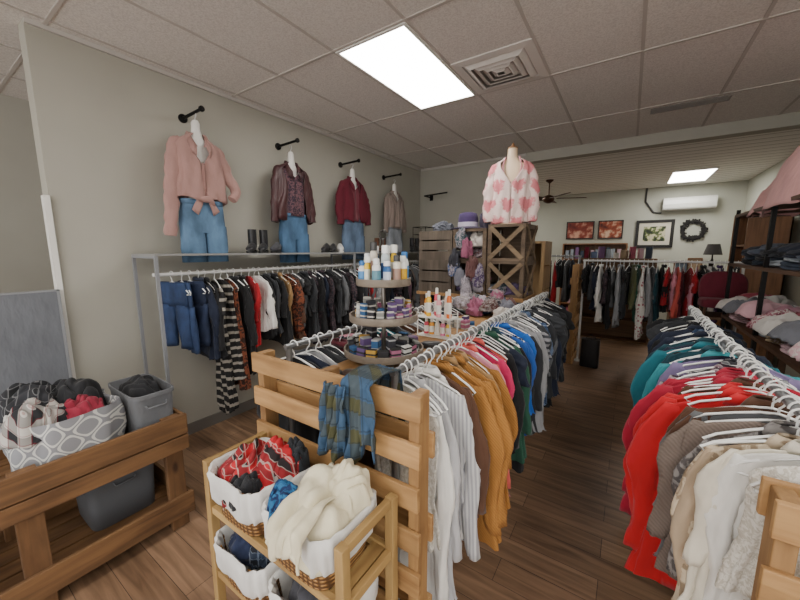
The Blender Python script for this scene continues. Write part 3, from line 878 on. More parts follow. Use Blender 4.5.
# ------------------------------------------------------------------ wall hooks, forms and outfits
bk = metal('#1b1a1a', .5)
def arm(y, z=2.73, L=.3):
    e = empty('display_hook', (-3.18, y, z), 'black metal display hook bar fixed to the wall', 'hook', 'black wall display hooks')
    mk('wall_plate', MB().lathe([(.035, 0), (.035, .012), (.014, .02)], (0, 0, 0), 16), bk, e, rot=(0, pi/2, 0))
    mk('hook_rod', MB().tube([(0, 0, 0), (L, 0, .01)], .012, 10), bk, e)
    mk('hook_tip', MB().lathe([(.005, 0), (.022, .006), (.022, .02), (.005, .026)], (0, 0, 0), 12), bk, e, loc=(L, 0, .01), rot=(0, pi/2, 0))
formm = plastic('#dedbd6', .5)

def fancy_tube(pts, rad, seed, seg=24, sub=7, amp=.16, flat=1.0, fx=1.0):
    P = [Vector(p) for p in pts]; out = []; rr = []
    for i in range(len(P)-1):
        p0 = P[max(0, i-1)]; p1 = P[i]; p2 = P[i+1]; p3 = P[min(len(P)-1, i+2)]
        for k in range(sub):
            t = k/sub
            out.append(.5*((2*p1)+(-p0+p2)*t+(2*p0-5*p1+4*p2-p3)*t*t+(-p0+3*p1-3*p2+p3)*t**3))
            rr.append(rad[i]*(1-t)+rad[i+1]*t)
    out.append(P[-1]); rr.append(rad[-1])
    mb = MB().tube(out, rr, seg, True, flat)
    for i, v in enumerate(mb.v):
        k = i//seg
        c = out[k]; d = v-c
        f = 1 + amp*2*noise.noise(Vector((v.x*8, v.y*8, v.z*22+seed))) + amp*.4*math.sin(k*1.1+(i % seg)*.5+2*noise.noise(Vector((k*.2, seed, 0))))
        d = d*f; d.x *= fx
        mb.v[i] = c + d
    return mb

def shell(lv, gap, seed, amp, n=60, hemw=.0):
    rr = random.Random(seed); a, b2, c2 = [rr.uniform(0, 6) for _ in range(3)]
    L = []
    for i in range(len(lv)-1):
        for k in range(3):
            t = k/3; L.append(tuple(lv[i][q]*(1-t)+lv[i+1][q]*t for q in range(4)))
    L.append(lv[-1])
    rows = []
    for (z, ry, rx, ox) in L:
        am = amp*min(1, max(0.12, -z*2.6))
        def fn(t):
            return am*(.8*math.sin(5*t+a+z*7)+.6*math.sin(11*t+b2-z*9)+1.8*noise.noise(Vector((math.cos(t)*2, math.sin(t)*2, z*7+seed))))
        row = arc(ox, z, rx, ry, gap(z), n, 2.5, fn)
        if z <= lv[-1][0]+.001: row = [(x, y, zz+hemw*math.sin(y*30+a)+.01*math.sin(x*40)) for x, y, zz in row]
        rows.append(row)
    return MB().sheet(rows)

def outfit(y, ztop, name, shirtmat, jeansmat, slabel, jlabel, sleeves, wid=1.0, gap=None, jl=.5, innerm=None, xoff=.2, hem=-.58, flare=1.0, jw=1.0):
    x = -3.18+xoff
    e = empty('torso_form', (x, y, ztop), 'white hanging torso form on a black wall hook', 'mannequin', 'hanging torso forms')
    mk('form_body', MB().loft([ring(0, 0, z, rx, ry, 24) for z, ry, rx in ((.0, .04, .03), (-.04, .05, .03), (-.07, .085, .03), (-.11, .12, .03), (-.3, .11, .03), (-.5, .1, .03), (-.6, .11, .03))]), formm, e)
    mk('form_neck', MB().loft([ring(0, 0, z, rx, ry, 20) for z, ry, rx in ((-.02, .04, .03), (.04, .034, .028), (.075, .032, .026), (.095, .02, .02))]), formm, e)
    hk = [(0, 0, .09), (0, 0, .11)] + [(.018*math.cos(a)-.0, 0, .138+.022*math.sin(a)) for a in [-.4*pi+k*.16*pi for k in range(9)]]
    mk('form_hook', MB().tube(hk, .004, 8), metal('#c9c9c9'), e)
    w = wid
    s = empty(name, (x, y, ztop), slabel, 'shirt')
    lv = [(-.015, .05, .036, 0), (-.03, .07, .038, 0), (-.055, .11*w, .04, 0), (-.085, .155*w, .042, 0), (-.12, .175*w, .048, .003), (-.22, .168*w, .056, .006), (-.34, .17*w, .06, .008), (-.46, .175*w*flare, .06, .006), (hem, .185*w*flare, .064, .004)]
    mk('shirt_body', shell(lv, gap, y*10, .012, hemw=.014), shirtmat, s, solid=.006)
    for pts, rad in sleeves:
        mk('sleeve', fancy_tube(pts, rad, y*3, fx=.62), shirtmat, s)
    for sgn in (-1, 1):
        rows = []
        for k in range(9):
            t = k/8
            an = pi - t*(pi-.45)
            px, py, pz = .04*math.cos(an), sgn*.054*math.sin(an), .006-.02*t
            if t > .6: px += (t-.6)*.05; pz -= (t-.6)*.25
            ox_, oy_ = math.cos(an)*.022, sgn*math.sin(an)*(.03+.03*t)
            rows.append([(px, py, pz), (px+ox_*.4, py+oy_*.4, pz+.008), (px+ox_*.9+.01*t, py+oy_*.8, pz-.02-.02*t), (px+ox_+.012*t, py+oy_, pz-.035-.05*t)])
        mk('collar', MB().sheet(rows), shirtmat, s, solid=.004)
    if innerm:
        il = [(-.05, .06, .034, 0), (-.08, .1, .038, 0), (-.12, .13, .042, .004), (-.25, .13, .048, .006), (-.4, .125, .05, .006), (-.56, .13, .052, .004)]
        u = empty('display_undershirt', (x, y, ztop), 'light undershirt worn beneath an open layer on a form', 'shirt')
        mk('shirt_body', shell(il, lambda z: .9*max(0, (z+.16)/.11) if z > -.16 else 0, y*7, .005), innerm, u, solid=.004)
    j = empty('display_jeans', (x, y, ztop-.53), jlabel, 'jeans')
    def jr(z, ry, rx, sd): return ring(0, 0, z, rx, ry, 44, 3.2, lambda t: .003*math.sin(5*t+z*20+sd)+.006*noise.noise(Vector((math.cos(t)*2, math.sin(t)*2, z*10+sd))))
    mk('hips', MB().loft([jr(z, a_*w*jw, b_, y) for z, a_, b_ in ((0, .14, .048), (-.03, .142, .05), (-.1, .15, .05), (-.18, .156, .05), (-.26, .158, .05))]), jeansmat, j)
    mk('waistband', MB().loft([ring(0, 0, z, .054, .147*w*jw, 36, 3.0) for z in (-.035, .005)], False, False), jeansmat, j, solid=.004)
    for sgn in (-1, 1):
        mk('trouser_leg', MB().loft([ring(.003, sgn*(.0795*w*jw+.004*t), -.2-(jl-.2)*t, .049-.003*t, .079*w*jw-.001*t, 32, 3.4, lambda q: .003*math.sin(4*q+t*6+sgn)+.005*noise.noise(Vector((math.cos(q)*2, math.sin(q)*2, t*6+sgn)))) for t in [k/8 for k in range(9)]], True, True), jeansmat, j)
    return s, j

for yy in (1.5, 2.43, 3.37, 4.3): arm(yy)
pk = fabric('#a8837c')
SL1 = [([(0, -.12, -.085), (.0, -.178, -.15), (.01, -.21, -.34), (.015, -.235, -.56), (.02, -.26, -.82)], [.038, .05, .052, .05, .044]),
       ([(0, .12, -.085), (.0, .178, -.15), (.01, .235, -.30), (.03, .285, -.42), (.06, .23, -.50)], [.038, .05, .05, .046, .036])]
s, j = outfit(1.5, 2.58, 'display_shirt', pk, denim('#567390'), 'dusty pink button shirt knotted at the waist on a form', 'light blue jeans worn below a dusty pink shirt',
       SL1, 1.02, gap=lambda z: 0.75*max(0, 1-(-z)/.24)+.02, hem=-.53, flare=1.05, jw=1.12)
mk('knot', fancy_tube([(.05, -.07, 0), (.07, -.02, -.01), (.072, .03, -.015), (.06, .07, -.05)], [.018, .028, .026, .01], 3, fx=.8), pk, s, loc=(0, 0, -.51))
for sg in (-1, 1):
    rows = [[(.062+.008*math.sin(q*3+t*4), sg*(.01+.05*q+.05*t), -.52-.13*t*(1-.3*q)) for q in (0, .33, .66, 1)] for t in (0, .25, .5, .75, 1)]
    mk('shirt_tail', MB().sheet(rows), pk, s, solid=.005)
mk('button_placket', MB().sheet([[(.071+.002*math.sin(z*20), yy, z) for yy in (-.014, .014)] for z in (-.24, -.3, -.36, -.42, -.5)]), fabric('#9a746d'), s, solid=.004)
SL2 = [([(0, -.12, -.085), (.0, -.18, -.15), (.01, -.215, -.36), (.015, -.235, -.62)], [.038, .052, .05, .044]),
       ([(0, .12, -.085), (.0, .18, -.15), (.01, .225, -.36), (.03, .24, -.6)], [.038, .052, .05, .042])]
outfit(2.43, 2.55, 'display_jacket', leather('#3f1d20'), denim('#42607f'), 'dark maroon leather jacket over a floral top', 'blue jeans worn below a maroon leather jacket',
       SL2, 1.12, gap=lambda z: .5+.5*max(0, 1+z/.2), innerm=mottle('#2d2230', '#6a4a50', 40.0), hem=-.6, flare=1.15)
SL3 = [([(0, -.12, -.085), (.0, -.19, -.16), (.01, -.25, -.36), (.03, -.26, -.6)], [.04, .062, .066, .05]),
       ([(0, .12, -.085), (.0, .19, -.16), (.01, .255, -.36), (.03, .27, -.58)], [.04, .062, .066, .048])]
outfit(3.37, 2.56, 'display_cardigan', knit('#5c1526'), denim('#566880'), 'deep maroon knitted cardigan over a light top', 'grey blue jeans worn below a maroon cardigan',
       SL3, 1.22, gap=lambda z: .2+.6*max(0, 1+z/.22), innerm=fabric('#6a2c38'), hem=-.56, flare=1.1)
outfit(4.3, 2.52, 'display_jacket', fabric('#85766e'), denim('#8a8f96'), 'taupe jacket over a light top', 'pale grey jeans worn below a taupe jacket',
       SL2, 1.15, gap=lambda z: .35+.5*max(0, 1+z/.2), innerm=fabric('#a08f86'), hem=-.56, flare=1.1)
e = empty('display_hook', (-2.95, 5.4, 2.55), 'black metal display bar on the back wall', 'hook', 'black wall display hooks')
mk('hook_rod', MB().tube([(0, 0, 0), (0, -.25, .0), (.42, -.25, .02)], .012, 8), bk, e)
mk('wall_plate', MB().bb(-.03, .03, -.012, 0, -.05, .05), bk, e)

# ------------------------------------------------------------------ shoes on top shelf
def shoe(c, rz, mat, solem, label, boot=False, s=1.0, name=None):
    e = empty(name or ('ankle_boot' if boot else 'sneaker'), c, label, 'shoe', 'shoes on the wall rack shelf', rot=(0, 0, rz))
    e.scale = (s, s, s)
    mb = MB()
    ft = [(-.135, .03, .035), (-.12, .036, .09), (-.07, .038, .1), (-.02, .04, .085), (.04, .044, .062), (.09, .042, .05), (.125, .032, .038), (.142, .015, .025)]
    rings = []
    for x, w, h in ft:
        rings.append([(x, w*math.cos(a), .02 + max(0, h*(math.sin(a)*.5+.5))) for a in [2*pi*k/16 for k in range(16)]])
    mb.loft(rings)
    mk('upper', mb, mat, e)
    if boot: mk('shaft', MB().loft([ring(-.08, 0, z, .055, .042, 20) for z in (.06, .12, .2, .24)] + [ring(-.08, 0, .235, .048, .036, 20), ring(-.08, 0, .12, .045, .033, 20)]), mat, e)
    sb = MB().loft([[(q[0]*1.02, q[1]*1.04, z) for q in ring(0, 0, 0, .142, .042, 28, 2.6)] for z in (0, .022)])
    if boot: sb.bb(-.135, -.06, -.036, .036, -.0, .03)
    mk('sole', sb, solem, e)
bl = leather('#16161a'); ws = plastic('#d8d8d4', .6); ds = plastic('#151515', .6)
for i, (yy, m_, b_, s_, lab) in enumerate([(1.86, bl, True, .9, 'black leather ankle boot on the rack shelf'), (1.98, bl, True, .9, 'black leather ankle boot on the rack shelf'), (2.12, fabric('#3a3a40'), False, .9, 'grey trainer on the rack shelf'),
        (2.78, bl, False, .9, 'black shoe with dark sole on the shelf'), (2.9, bl, False, .9, 'black shoe with dark sole on the shelf'), (3.02, fabric('#c8c6c2'), False, .9, 'white trainer on the rack shelf'),
        (3.75, fabric('#5b3a28'), True, .8, 'brown ankle boot on the rack shelf'), (3.87, fabric('#5b3a28'), True, .8, 'brown ankle boot on the rack shelf'), (4.66, bl, True, .9, 'black tall boot on the rack shelf'), (4.8, bl, True, .9, 'black tall boot on the rack shelf')]):
    shoe((-2.88, yy, 1.622), -.9+R.uniform(-.2, .2), m_, ws if 'white' in lab else ds, lab, b_, s_)
e = empty('wire_stand', (-2.9, 5.03, 1.622), 'black wire display stand on the rack shelf', 'stand')
mb = MB()
for z in (.02, .14, .28):
    for k in range(5): mb.tube([(-.12, -.12+k*.06, z), (.12, -.12+k*.06, z)], .004, 6)
    mb.tube([(-.12, -.13, z), (.12, -.13, z), (.12, .13, z), (-.12, .13, z), (-.12, -.13, z)], .005, 6)
for a in (-.12, .12):
    for b_ in (-.13, .13): mb.tube([(a, b_, 0), (a, b_, .4)], .006, 6)
mb.tube([(-.12, -.13, .4), (.12, -.13, .4), (.12, .13, .4), (-.12, .13, .4), (-.12, -.13, .4)], .006, 6)
mk('wire_frame', mb, bk, e)

# ------------------------------------------------------------------ counter
ctw = wood('#ad8453', '#6c4928', 1, .5); ctd = wood('#6b4a2e', '#3a2614', 2, .6)
e = empty('display_counter', (-.995, 2.0, 0), 'narrow wooden display counter between two garment rails', 'counter')
mk('counter_top', MB().bb(-.155, .155, -1.02, 1.15, 1.07, 1.1), ctw, e, bevel=.004, smooth=False)
mk('counter_base', MB().bb(-.06, .06, -.98, 1.1, 0, 1.07), ctd, e, smooth=False)

# carousel
tr = wood('#9a8e80', '#5f554a', 0, .5)
e = empty('tiered_tray', (-.995, 1.34, 1.1), 'round three-tier tray stand crowded with toiletries', 'display stand')
mk('pole', MB().tube([(0, 0, 0), (0, 0, .56)], .011, 12), metal('#77716a'), e)
mk('base', MB().lathe([(.11, 0), (.11, .012), (.03, .022), (.014, .04)], seg=28), metal('#77716a'), e)
def tray(z, r):
    mk('tray', MB().lathe([(.012, z-.006), (r*.97, z-.006), (r, z), (r, z+.03), (r-.007, z+.03), (r-.009, z+.004), (.012, z+.004)], seg=40), tr, e)
tray(.04, .2); tray(.21, .17); tray(.385, .135)
mk('finial', MB().tube([(0, 0, .56), (0, 0, .6)] + [(.022*math.sin(a), 0, .622-.022*math.cos(a)) for a in [k*pi/5 for k in range(11)]], .004, 8), metal('#3a3836'), e)

def bottle(c, r, h, body, cap, label, capw=.6, name='lotion_bottle', group=None, square=2.0, band=None):
    e = empty(name, c, label, 'bottle', group, rot=(0, 0, R.uniform(0, 3)))
    ry = r*.62 if square > 2.2 else r
    pr = [(.002, .9), (.0, .95), (h*.03, 1), (h*.4, 1.0), (h*.68, .98), (h*.76, .75), (h*.8, .45)]
    mk('bottle_body', MB().loft([ring(0, 0, z, r*s, ry*s, 18, square) for z, s in pr]), plastic(body), e)
    mk('cap', MB().loft([ring(0, 0, z, r*s, r*s, 14) for z, s in ((h*.79, capw), (h*.97, capw), (h, capw*.85))]), plastic(cap), e)
    mk('bottle_label', MB().loft([ring(0, 0, z, r*1.012, ry*1.012, 18, square) for z in (h*.15, h*.55)], False, False), plastic(band or cap), e)
GT = 'toiletries on the tiered tray'
pal = [('#e8e6e0', '#e8e6e0', '#d8a828'), ('#e8e8e8', '#2f6fb0', '#4f8fc8'), ('#e8c030', '#e8e8e0', '#e0e0d0'), ('#e6e6e6', '#e6e6e6', '#5a8a9a'), ('#2f5f98', '#e8e8ea', '#c8d0e0'), ('#e0d8c8', '#3a3a3a', '#a08070'), ('#c8d4d8', '#f0f0f0', '#204a80')]
cnm = {'#e8e6e0': 'white', '#e8e8e8': 'white', '#e8c030': 'yellow', '#e6e6e6': 'white', '#2f5f98': 'blue', '#e0d8c8': 'cream', '#c8d4d8': 'pale blue'}
for k in range(13):
    a = 2*pi*k/13 + .2; c = pal[k % 7]
    bottle((-.995+.103*math.cos(a), 1.34+.103*math.sin(a), 1.49), .021, R.uniform(.1, .16), c[0], c[1], cnm[c[0]]+' lotion bottle on the top tray', group=GT, square=3.0 if k % 2 else 2.0, band=c[2], capw=.75)
for k in range(5):
    a = 2*pi*k/5+.5; c = pal[(k+2) % 7]
    bottle((-.995+.052*math.cos(a), 1.34+.052*math.sin(a), 1.49), .021, R.uniform(.15, .2), c[0], c[1], cnm[c[0]]+' lotion bottle on the top tray', group=GT, square=3.0, band=c[2], capw=.8)
def packet(c, s, mat, rz, label, group, tilt=.0, name='small_box', cat='box'):
    mb = MB().box((0, 0, s[2]/2), s)
    o = mk(name, mb, mat, loc=c, rot=(tilt, 0, rz), bevel=.003, smooth=False)
    return tag(o, label, cat, group)
pcs = [('#5a4470', 'purple'), ('#a0607c', 'pink'), ('#2a2a30', 'black'), ('#b08a3a', 'gold'), ('#c8c8c4', 'white'), ('#2a5078', 'blue'), ('#2e2c30', 'black'), ('#7a7a76', 'grey')]
for k in range(18):
    a = 2*pi*k/18; h, nn = pcs[k % 8]
    packet((-.995+.132*math.cos(a), 1.34+.132*math.sin(a), 1.315), (.034, .02, R.uniform(.04, .095)), stripes(h, '#b8b4ac', 40.0, 2, .3), a+pi/2, nn+' small packaged item on the middle tray', 'packets on the middle tray', R.uniform(-.15, .15))
for k in range(9):
    a = 2*pi*k/9+.3; h, nn = pcs[(k*3) % 8]
    packet((-.995+.08*math.cos(a), 1.34+.08*math.sin(a), 1.315), (.04, .03, R.uniform(.06, .12)), stripes(h, '#a8a49c', 30.0, 2, .25), a, nn+' small packaged item on the middle tray', 'packets on the middle tray')
for k in range(18):
    a = 2*pi*k/18+.1; h, nn = pcs[(k*3+1) % 8]
    packet((-.995+.16*math.cos(a), 1.34+.16*math.sin(a), 1.145), (.048, .03, R.uniform(.03, .07)), stripes(h, '#2a2a2a', 40.0, 2, .35), a+pi/2, nn+' small packaged item on the bottom tray', 'packets on the bottom tray', R.uniform(-.2, .2))
for k in range(9):
    a = 2*pi*k/9+.1; h, nn = pcs[(k*5+2) % 8]
    packet((-.995+.1*math.cos(a), 1.34+.1*math.sin(a), 1.145), (.05, .035, R.uniform(.06, .12)), stripes(h, '#989898', 25.0, 2, .2), a, nn+' small packaged item on the bottom tray', 'packets on the bottom tray')
for k, (dx, yy, h, nn) in enumerate([(-.05, 1.02, '#1d1d20', 'black'), (.05, 1.06, '#3d2a20', 'brown'), (.1, 1.66, '#26262a', 'black'), (-.08, 1.7, '#5a3a60', 'purple')]):
    mb = MB().loft([ring(0, 0, z, .06*s, .03*s, 24, 3) for z, s in ((0, .85), (.008, 1), (.026, 1), (.034, .8))])
    tag(mk('glasses_case', mb, leather(h), loc=(-.995+dx, yy, 1.1), rot=(0, 0, .3*k)), nn+' leather glasses case on the counter', 'case', 'cases on the counter')

# white riser with bottles
e = empty('small_riser', (-.995, 1.92, 1.1), 'small white metal display riser on the counter', 'display stand')
mb = MB().bb(-.12, .12, -.06, .06, .12, .128)
mb.bb(-.12, .12, -.06, .06, .0, .006)
for a in (-.115, .115):
    for b_ in (-.055, .055): mb.tube([(a, b_, 0), (a, b_, .16)], .004, 6)
mk('riser_frame', mb, whitem, e, smooth=False)
for k in range(6):
    h = ['#e89020', '#f0c030', '#e05a70', '#f0a8b0', '#e8d8c8', '#e87830'][k]; nn = ['orange', 'yellow', 'pink', 'pale pink', 'cream', 'orange'][k]
    bottle((-1.085+.036*k, 1.92+.02*(-1)**k, 1.229), .016, .14+.02*(k % 3), h, '#ece8e0', nn+' lotion bottle on the white riser', group='bottles on the white riser')
for k in range(5):
    h = ['#d04a60', '#e8a030', '#e8e0d0', '#e07aa0', '#f0c848'][k]; nn = ['red', 'orange', 'cream', 'pink', 'yellow'][k]
    bottle((-1.075+.04*k, 1.92, 1.107), .016, .1, h, '#ece8e0', nn+' small bottle on the riser base', group='bottles on the white riser')
for k in range(8):
    h, nn = pcs[(k*5+2) % 8]
    packet((-1.07+.05*(k % 4), 2.2+.12*(k//4), 1.1), (.04, .06, R.uniform(.03, .1)), stripes(h, '#b8b4ac', 30.0, 2, .3), R.uniform(-.4, .4), nn+' small boxed item on the counter', 'boxed items on the counter')

# ------------------------------------------------------------------ crates at counter end
e = empty('crate_table', (-1.25, 3.3, 0), 'plain wooden table supporting stacked crates', 'table')
mk('table_top', MB().bb(-.6, .5, -.22, .22, 1.19, 1.22), ctw, e, smooth=False)
for a in (-.54, .2):
    for b_ in (-.18, .18): mk('leg', MB().bb(a-.025, a+.025, b_-.025, b_+.025, 0, 1.19), ctd, e, smooth=False)
g1 = wood('#6e6255', '#3a3129', 2, .8, 1); g2 = wood('#766350', '#3c2f23', 0, .8, 1); g3 = wood('#8f795e', '#4f3f2e', 0, .8, 1)
def crate(c, W, D, H, label, m=g2, xbrace=False, rz=0):
    e = empty('wooden_crate', c, label, 'crate', 'stacked wooden crates', rot=(0, 0, rz))
    n = 3; g = .014
    bh = (H-g*(n-1))/n
    for s in (-1, 1):
        mb = MB()
        if xbrace:
            for zz in (.02, H-.02): mb.box((s*(W/2-.006), 0, zz), (.012, D, .04))
        else:
            for k in range(n): mb.box((s*(W/2-.006), 0, bh/2 + k*(bh+g)), (.012, D, bh))
        for q in (-1, 1): mb.box((s*(W/2-.014), q*(D/2-.02), H/2), (.012, .03, H))
        mk('side_slats', mb, m, e, smooth=False)
    mk('back_slats', MB().bb(-W/2+.012, W/2-.012, D/2-.012, D/2, 0, H), m, e, smooth=False)
    mk('crate_floor', MB().bb(-W/2+.012, W/2-.012, -D/2, D/2-.012, 0, .012), m, e, smooth=False)
    mk('crate_top', MB().bb(-W/2+.012, W/2-.012, -D/2, D/2-.012, H-.012, H), m, e, smooth=False)
    fr = MB()
    for s in (-1, 1):
        fr.box((s*(W/2-.02), -D/2-.007, H/2), (.035, .012, H)); fr.box((0, -D/2-.008, H/2+s*(H/2-.013)), (W-.08, .012, .026))
    mk('face_frame', fr, m, e, smooth=False)
    if xbrace:
        L = math.hypot(D, H)*.93; an = math.atan2(H, D)
        for s in (-1, 1):
            mk('cross_brace', MB().box((W/2+.006+.003*s, 0, H/2), (.008, L, .038), Matrix.Rotation(s*an, 3, 'X')), g3, e, smooth=False)
        L = math.hypot(W, H)*.86; an = math.atan2(H, W)
        for s in (-1, 1):
            mk('cross_brace', MB().box((0, -D/2-.020+.004*s, H/2), (L, .008, .038), Matrix.Rotation(s*an, 3, 'Y')), g3, e, smooth=False)
CZ = 1.22
crate((-.93, 3.3, CZ), .34, .38, .33, 'weathered wooden crate with criss-cross braces', g2, True)
crate((-.93, 3.3, CZ+.33), .34, .38, .33, 'weathered wooden crate with crossed braces under the bust', g2, True)
crate((-1.28, 3.3, CZ), .34, .38, .33, 'open wooden crate filled with scarves')
crate((-1.28, 3.3, CZ+.33), .34, .38, .30, 'open wooden crate filled with knit hats')
crate((-1.65, 3.28, CZ), .38, .36, .33, 'grey weathered wooden crate with solid slatted side', g1, rz=pi/2)
crate((-1.65, 3.28, CZ+.33), .38, .36, .29, 'grey weathered wooden crate stacked on another', g1, rz=pi/2)
sc_cols = [('#4a3a5c', 'purple'), ('#a8a0a8', 'pale grey'), ('#3a4a6a', 'blue'), ('#8e5068', 'pink'), ('#2c2c34', 'black'), ('#5a3a38', 'rust'), ('#6a6a74', 'grey'), ('#b8b0a8', 'cream'), ('#34484e', 'teal')]
k = 0
RC2 = random.Random(5)
for cx, cz in ((-1.28, CZ+.02), (-1.28, CZ+.35), (-.93, CZ+.02)):
    for q in range(4 if cx == -1.28 else 2):
        h, nn = sc_cols[k % 9]; k += 1
        crumple('knit_scarf', (cx-.07+.14*(q % 2), 3.2+.03*(q % 3), cz+.11*(q//2)), (.08*RC2.uniform(.8, 1.2), .12, .08*RC2.uniform(.8, 1.2)), fabric(h) if k % 3 else mottle(h, '#8a8288', 50.0), 40+k, nn+' knitted scarf bundled in a wooden crate', 'scarf', amp=.16, group='scarves in the crates', nlon=48, nlat=28, rz=RC2.uniform(-.6, .6))
for q in range(8):
    h, nn = sc_cols[(q*4+2) % 9]
    z0 = CZ+.30-.09*(q % 3) + (.27 if q > 4 else 0)
    crumple('knit_scarf', (-1.41+.062*(q % 5), 3.055, z0-.12), (.05, .05, .13), fabric(h) if q % 2 else mottle(h, '#8a8288', 40.0), 160+q, nn+' scarf spilling out of a crate', 'scarf', amp=.16, group='scarves spilling from the crates', nlon=48, nlat=30, rz=RC2.uniform(-1, 1))
for q in range(16):
    h, nn = sc_cols[(q*2+1) % 9]
    crumple('knit_hat', (-1.15+.11*(q % 4), 2.70+.11*(q//4), 1.105 + (.0 if q % 2 else .05)), (.075, .07, .065*RC2.uniform(.8, 1.6)), fabric(h) if q % 2 else mottle(h, '#8a8280', 36.0), 70+q, nn+' knitted hat on the counter beside the crates', 'hat', amp=.15, group='hats on the counter', nlon=48, nlat=28, rz=RC2.uniform(-1, 1))
e = empty('purple_hat', (-1.36, 3.25, CZ+.63), 'purple brimmed hat on top of the crates', 'hat')
e.scale = (1.15, 1.15, 1.4)
mk('brim', MB().lathe([(.03, .0), (.15, .0), (.155, .006), (.1, .018), (.08, .02)], seg=32), fabric('#2d2140'), e)
mk('crown', MB().lathe([(.085, .01), (.085, .08), (.075, .11), (.04, .12), (.01, .115)], seg=28), fabric('#3a2a52'), e)
mk('hat_band', MB().lathe([(.087, .02), (.0875, .05)], seg=28), fabric('#b8b0c0'), e)
crumple('soft_handbag', (-1.17, 3.3, CZ+.63), (.065, .09, .16), fabric('#3a3444'), 91, 'dark soft handbag on top of the crates', 'bag', amp=.08)
crumple('knit_scarf', (-1.66, 3.3, CZ+.62), (.1, .12, .07), fabric('#5c5f68'), 92, 'grey scarf folded on top of the crates', 'scarf', amp=.12)

# pink heart bust
FZ = CZ+.66
e = empty('dress_form', (-.96, 3.28, FZ), 'tabletop dress form with beige neck and small base', 'mannequin')
sk = plastic('#d9bfa2', .5)
mk('form_base', MB().lathe([(.11, 0), (.11, .012), (.02, .02)], seg=28), sk, e)
mk('form_body', MB().loft([ring(0, 0, z, rx, ry, 28) for z, rx, ry in ((.03, .09, .06), (.15, .11, .06), (.3, .1, .055), (.45, .12, .06), (.53, .12, .05), (.57, .07, .045), (.6, .045, .045), (.68, .042, .042))]), sk, e)
mk('neck_cap', MB().lathe([(.045, .68), (.045, .69), (.02, .70), (.012, .71), (.012, .72), (.004, .73)], seg=20), wood('#8a6038', '#5a3a20', 2), e)
hm = hearts('#dfc8c2', '#cb7a80')
s = empty('pink_sweater', (-.96, 3.28, FZ), 'pale pink knitted sweater with coral heart pattern on a bust', 'sweater')
s.rotation_euler = (0, 0, -pi/2+.3)
gz = .6
lvb = [(-.0, .06, .045, 0), (-.02, .085, .05, 0), (-.045, .13, .058, 0), (-.09, .155, .066, .0), (-.2, .15, .078, .006), (-.32, .152, .085, .006), (-.43, .16, .09, .004), (-.52, .168, .09, .002), (-.59, .162, .086, 0)]
mk('sweater_body', shell(lvb, lambda z: .95*max(0, 1+z/.23)+.004, 33, .012, hemw=.008), hm, s, loc=(0, 0, gz), solid=.008)
for sg in (-1, 1):
    mk('sleeve', fancy_tube([(0, sg*.115, -.06), (0, sg*.16, -.13), (.005, sg*.185, -.27), (.02, sg*.195, -.42), (.03, sg*.19, -.57)], [.036, .05, .054, .054, .042], 5+sg, fx=.8), hm, s, loc=(0, 0, gz))
    rows = []
    for k in range(13):
        t = k/12; z = -.0-.23*t; an = .95*max(0, 1+z/.23)+.004
        rx = .045+(.082-.045)*min(1, t*1.1); ry = .06+(.152-.06)*min(1, t*1.5)
        px, py = rx*sp(math.cos(an), 2.5)+.004, sg*ry*sp(math.sin(an), 2.5)
        rows.append([(px, py, z), (px+.003, py+sg*.008, z+.002), (px+.0, py+sg*.013, z+.002)])
    mk('neckband', MB().sheet(rows), fabric('#c98a90'), s, loc=(0, 0, gz), solid=.004)

crate((-1.05, 4.35, 0), .5, .4, .9, 'tall light wooden slatted box near the back', wood('#a98a60', '#6a4c2c', 2))
crate((-1.05, 4.35, .9), .5, .4, .85, 'tall light wooden slatted box stacked near the back', wood('#a98a60', '#6a4c2c', 2))

# ------------------------------------------------------------------ right shelving
e = empty('shelving_unit', (1.1, 3.5, 0), 'black metal shelving unit with dark wood shelves', 'shelf')
for px in (-.28, .3):
    for py in (-1.1, 0, 1.0):
        mk('post', MB().bb(px-.013, px+.013, py-.013, py+.013, 0, 2.02), bk, e, smooth=False)
dw = wood('#6a4c38', '#38261a', 1, .55)
for z in (1.0, 1.5, 1.95):
    mk('shelf', MB().bb(-.3, .32, -1.12, 1.02, z, z+.025), dw, e, smooth=False)
fl = [('#7a2036', 'dark red'), ('#c9a8b0', 'pale pink'), ('#d0ccc4', 'white'), ('#6a7a9a', 'blue'), ('#404a58', 'dark grey'), ('#a08c70', 'tan'), ('#7a5a80', 'mauve'), ('#3c3c40', 'black'), ('#a85a6a', 'rose'), ('#98a0a8', 'grey')]
RS = random.Random(8)
k = 0
for ix in (0, 1):
    for iy in range(6):
        for iz in range(RS.choice([3, 2, 2])):
            h, nn = fl[(k*7+iz*3) % 10]; k += 1
            m_ = fabric(h) if k % 3 else floral(h, '#c8b8b8', h, 40.0, .3)
            folded((.97+.3*ix+RS.uniform(-.03, .02), 2.62+.31*iy, 1.027+.05*iz), (.26, .27, .046), m_, k, nn+' folded garment in a shelf stack', 'folded clothes on the shelf', RS.uniform(-.35, .35))
pcols = [('#c9a0a8', 'pale pink'), ('#b4b2ae', 'white'), ('#a06070', 'rose'), ('#8a8c92', 'grey'), ('#c4c0bc', 'white'), ('#b88494', 'pink'), ('#6a6c74', 'grey'), ('#98404f', 'red')]
for q in range(14):
    h, nn = pcols[(q*3) % 8]
    heap('loose_garment', (.90+.12*(q % 2)+RS.uniform(-.02, .02), 2.5+.145*q, 1.15+.02*(q % 3)), .17, .17, .07, fabric(h) if q % 3 else mottle(h, '#d0c8c4', 40.0), 200+q, nn+' loose garment tossed on the shelf pile', group='loose garments on the shelf', rz=RS.uniform(-1, 1), folds=.02, droop=.04, n=44)
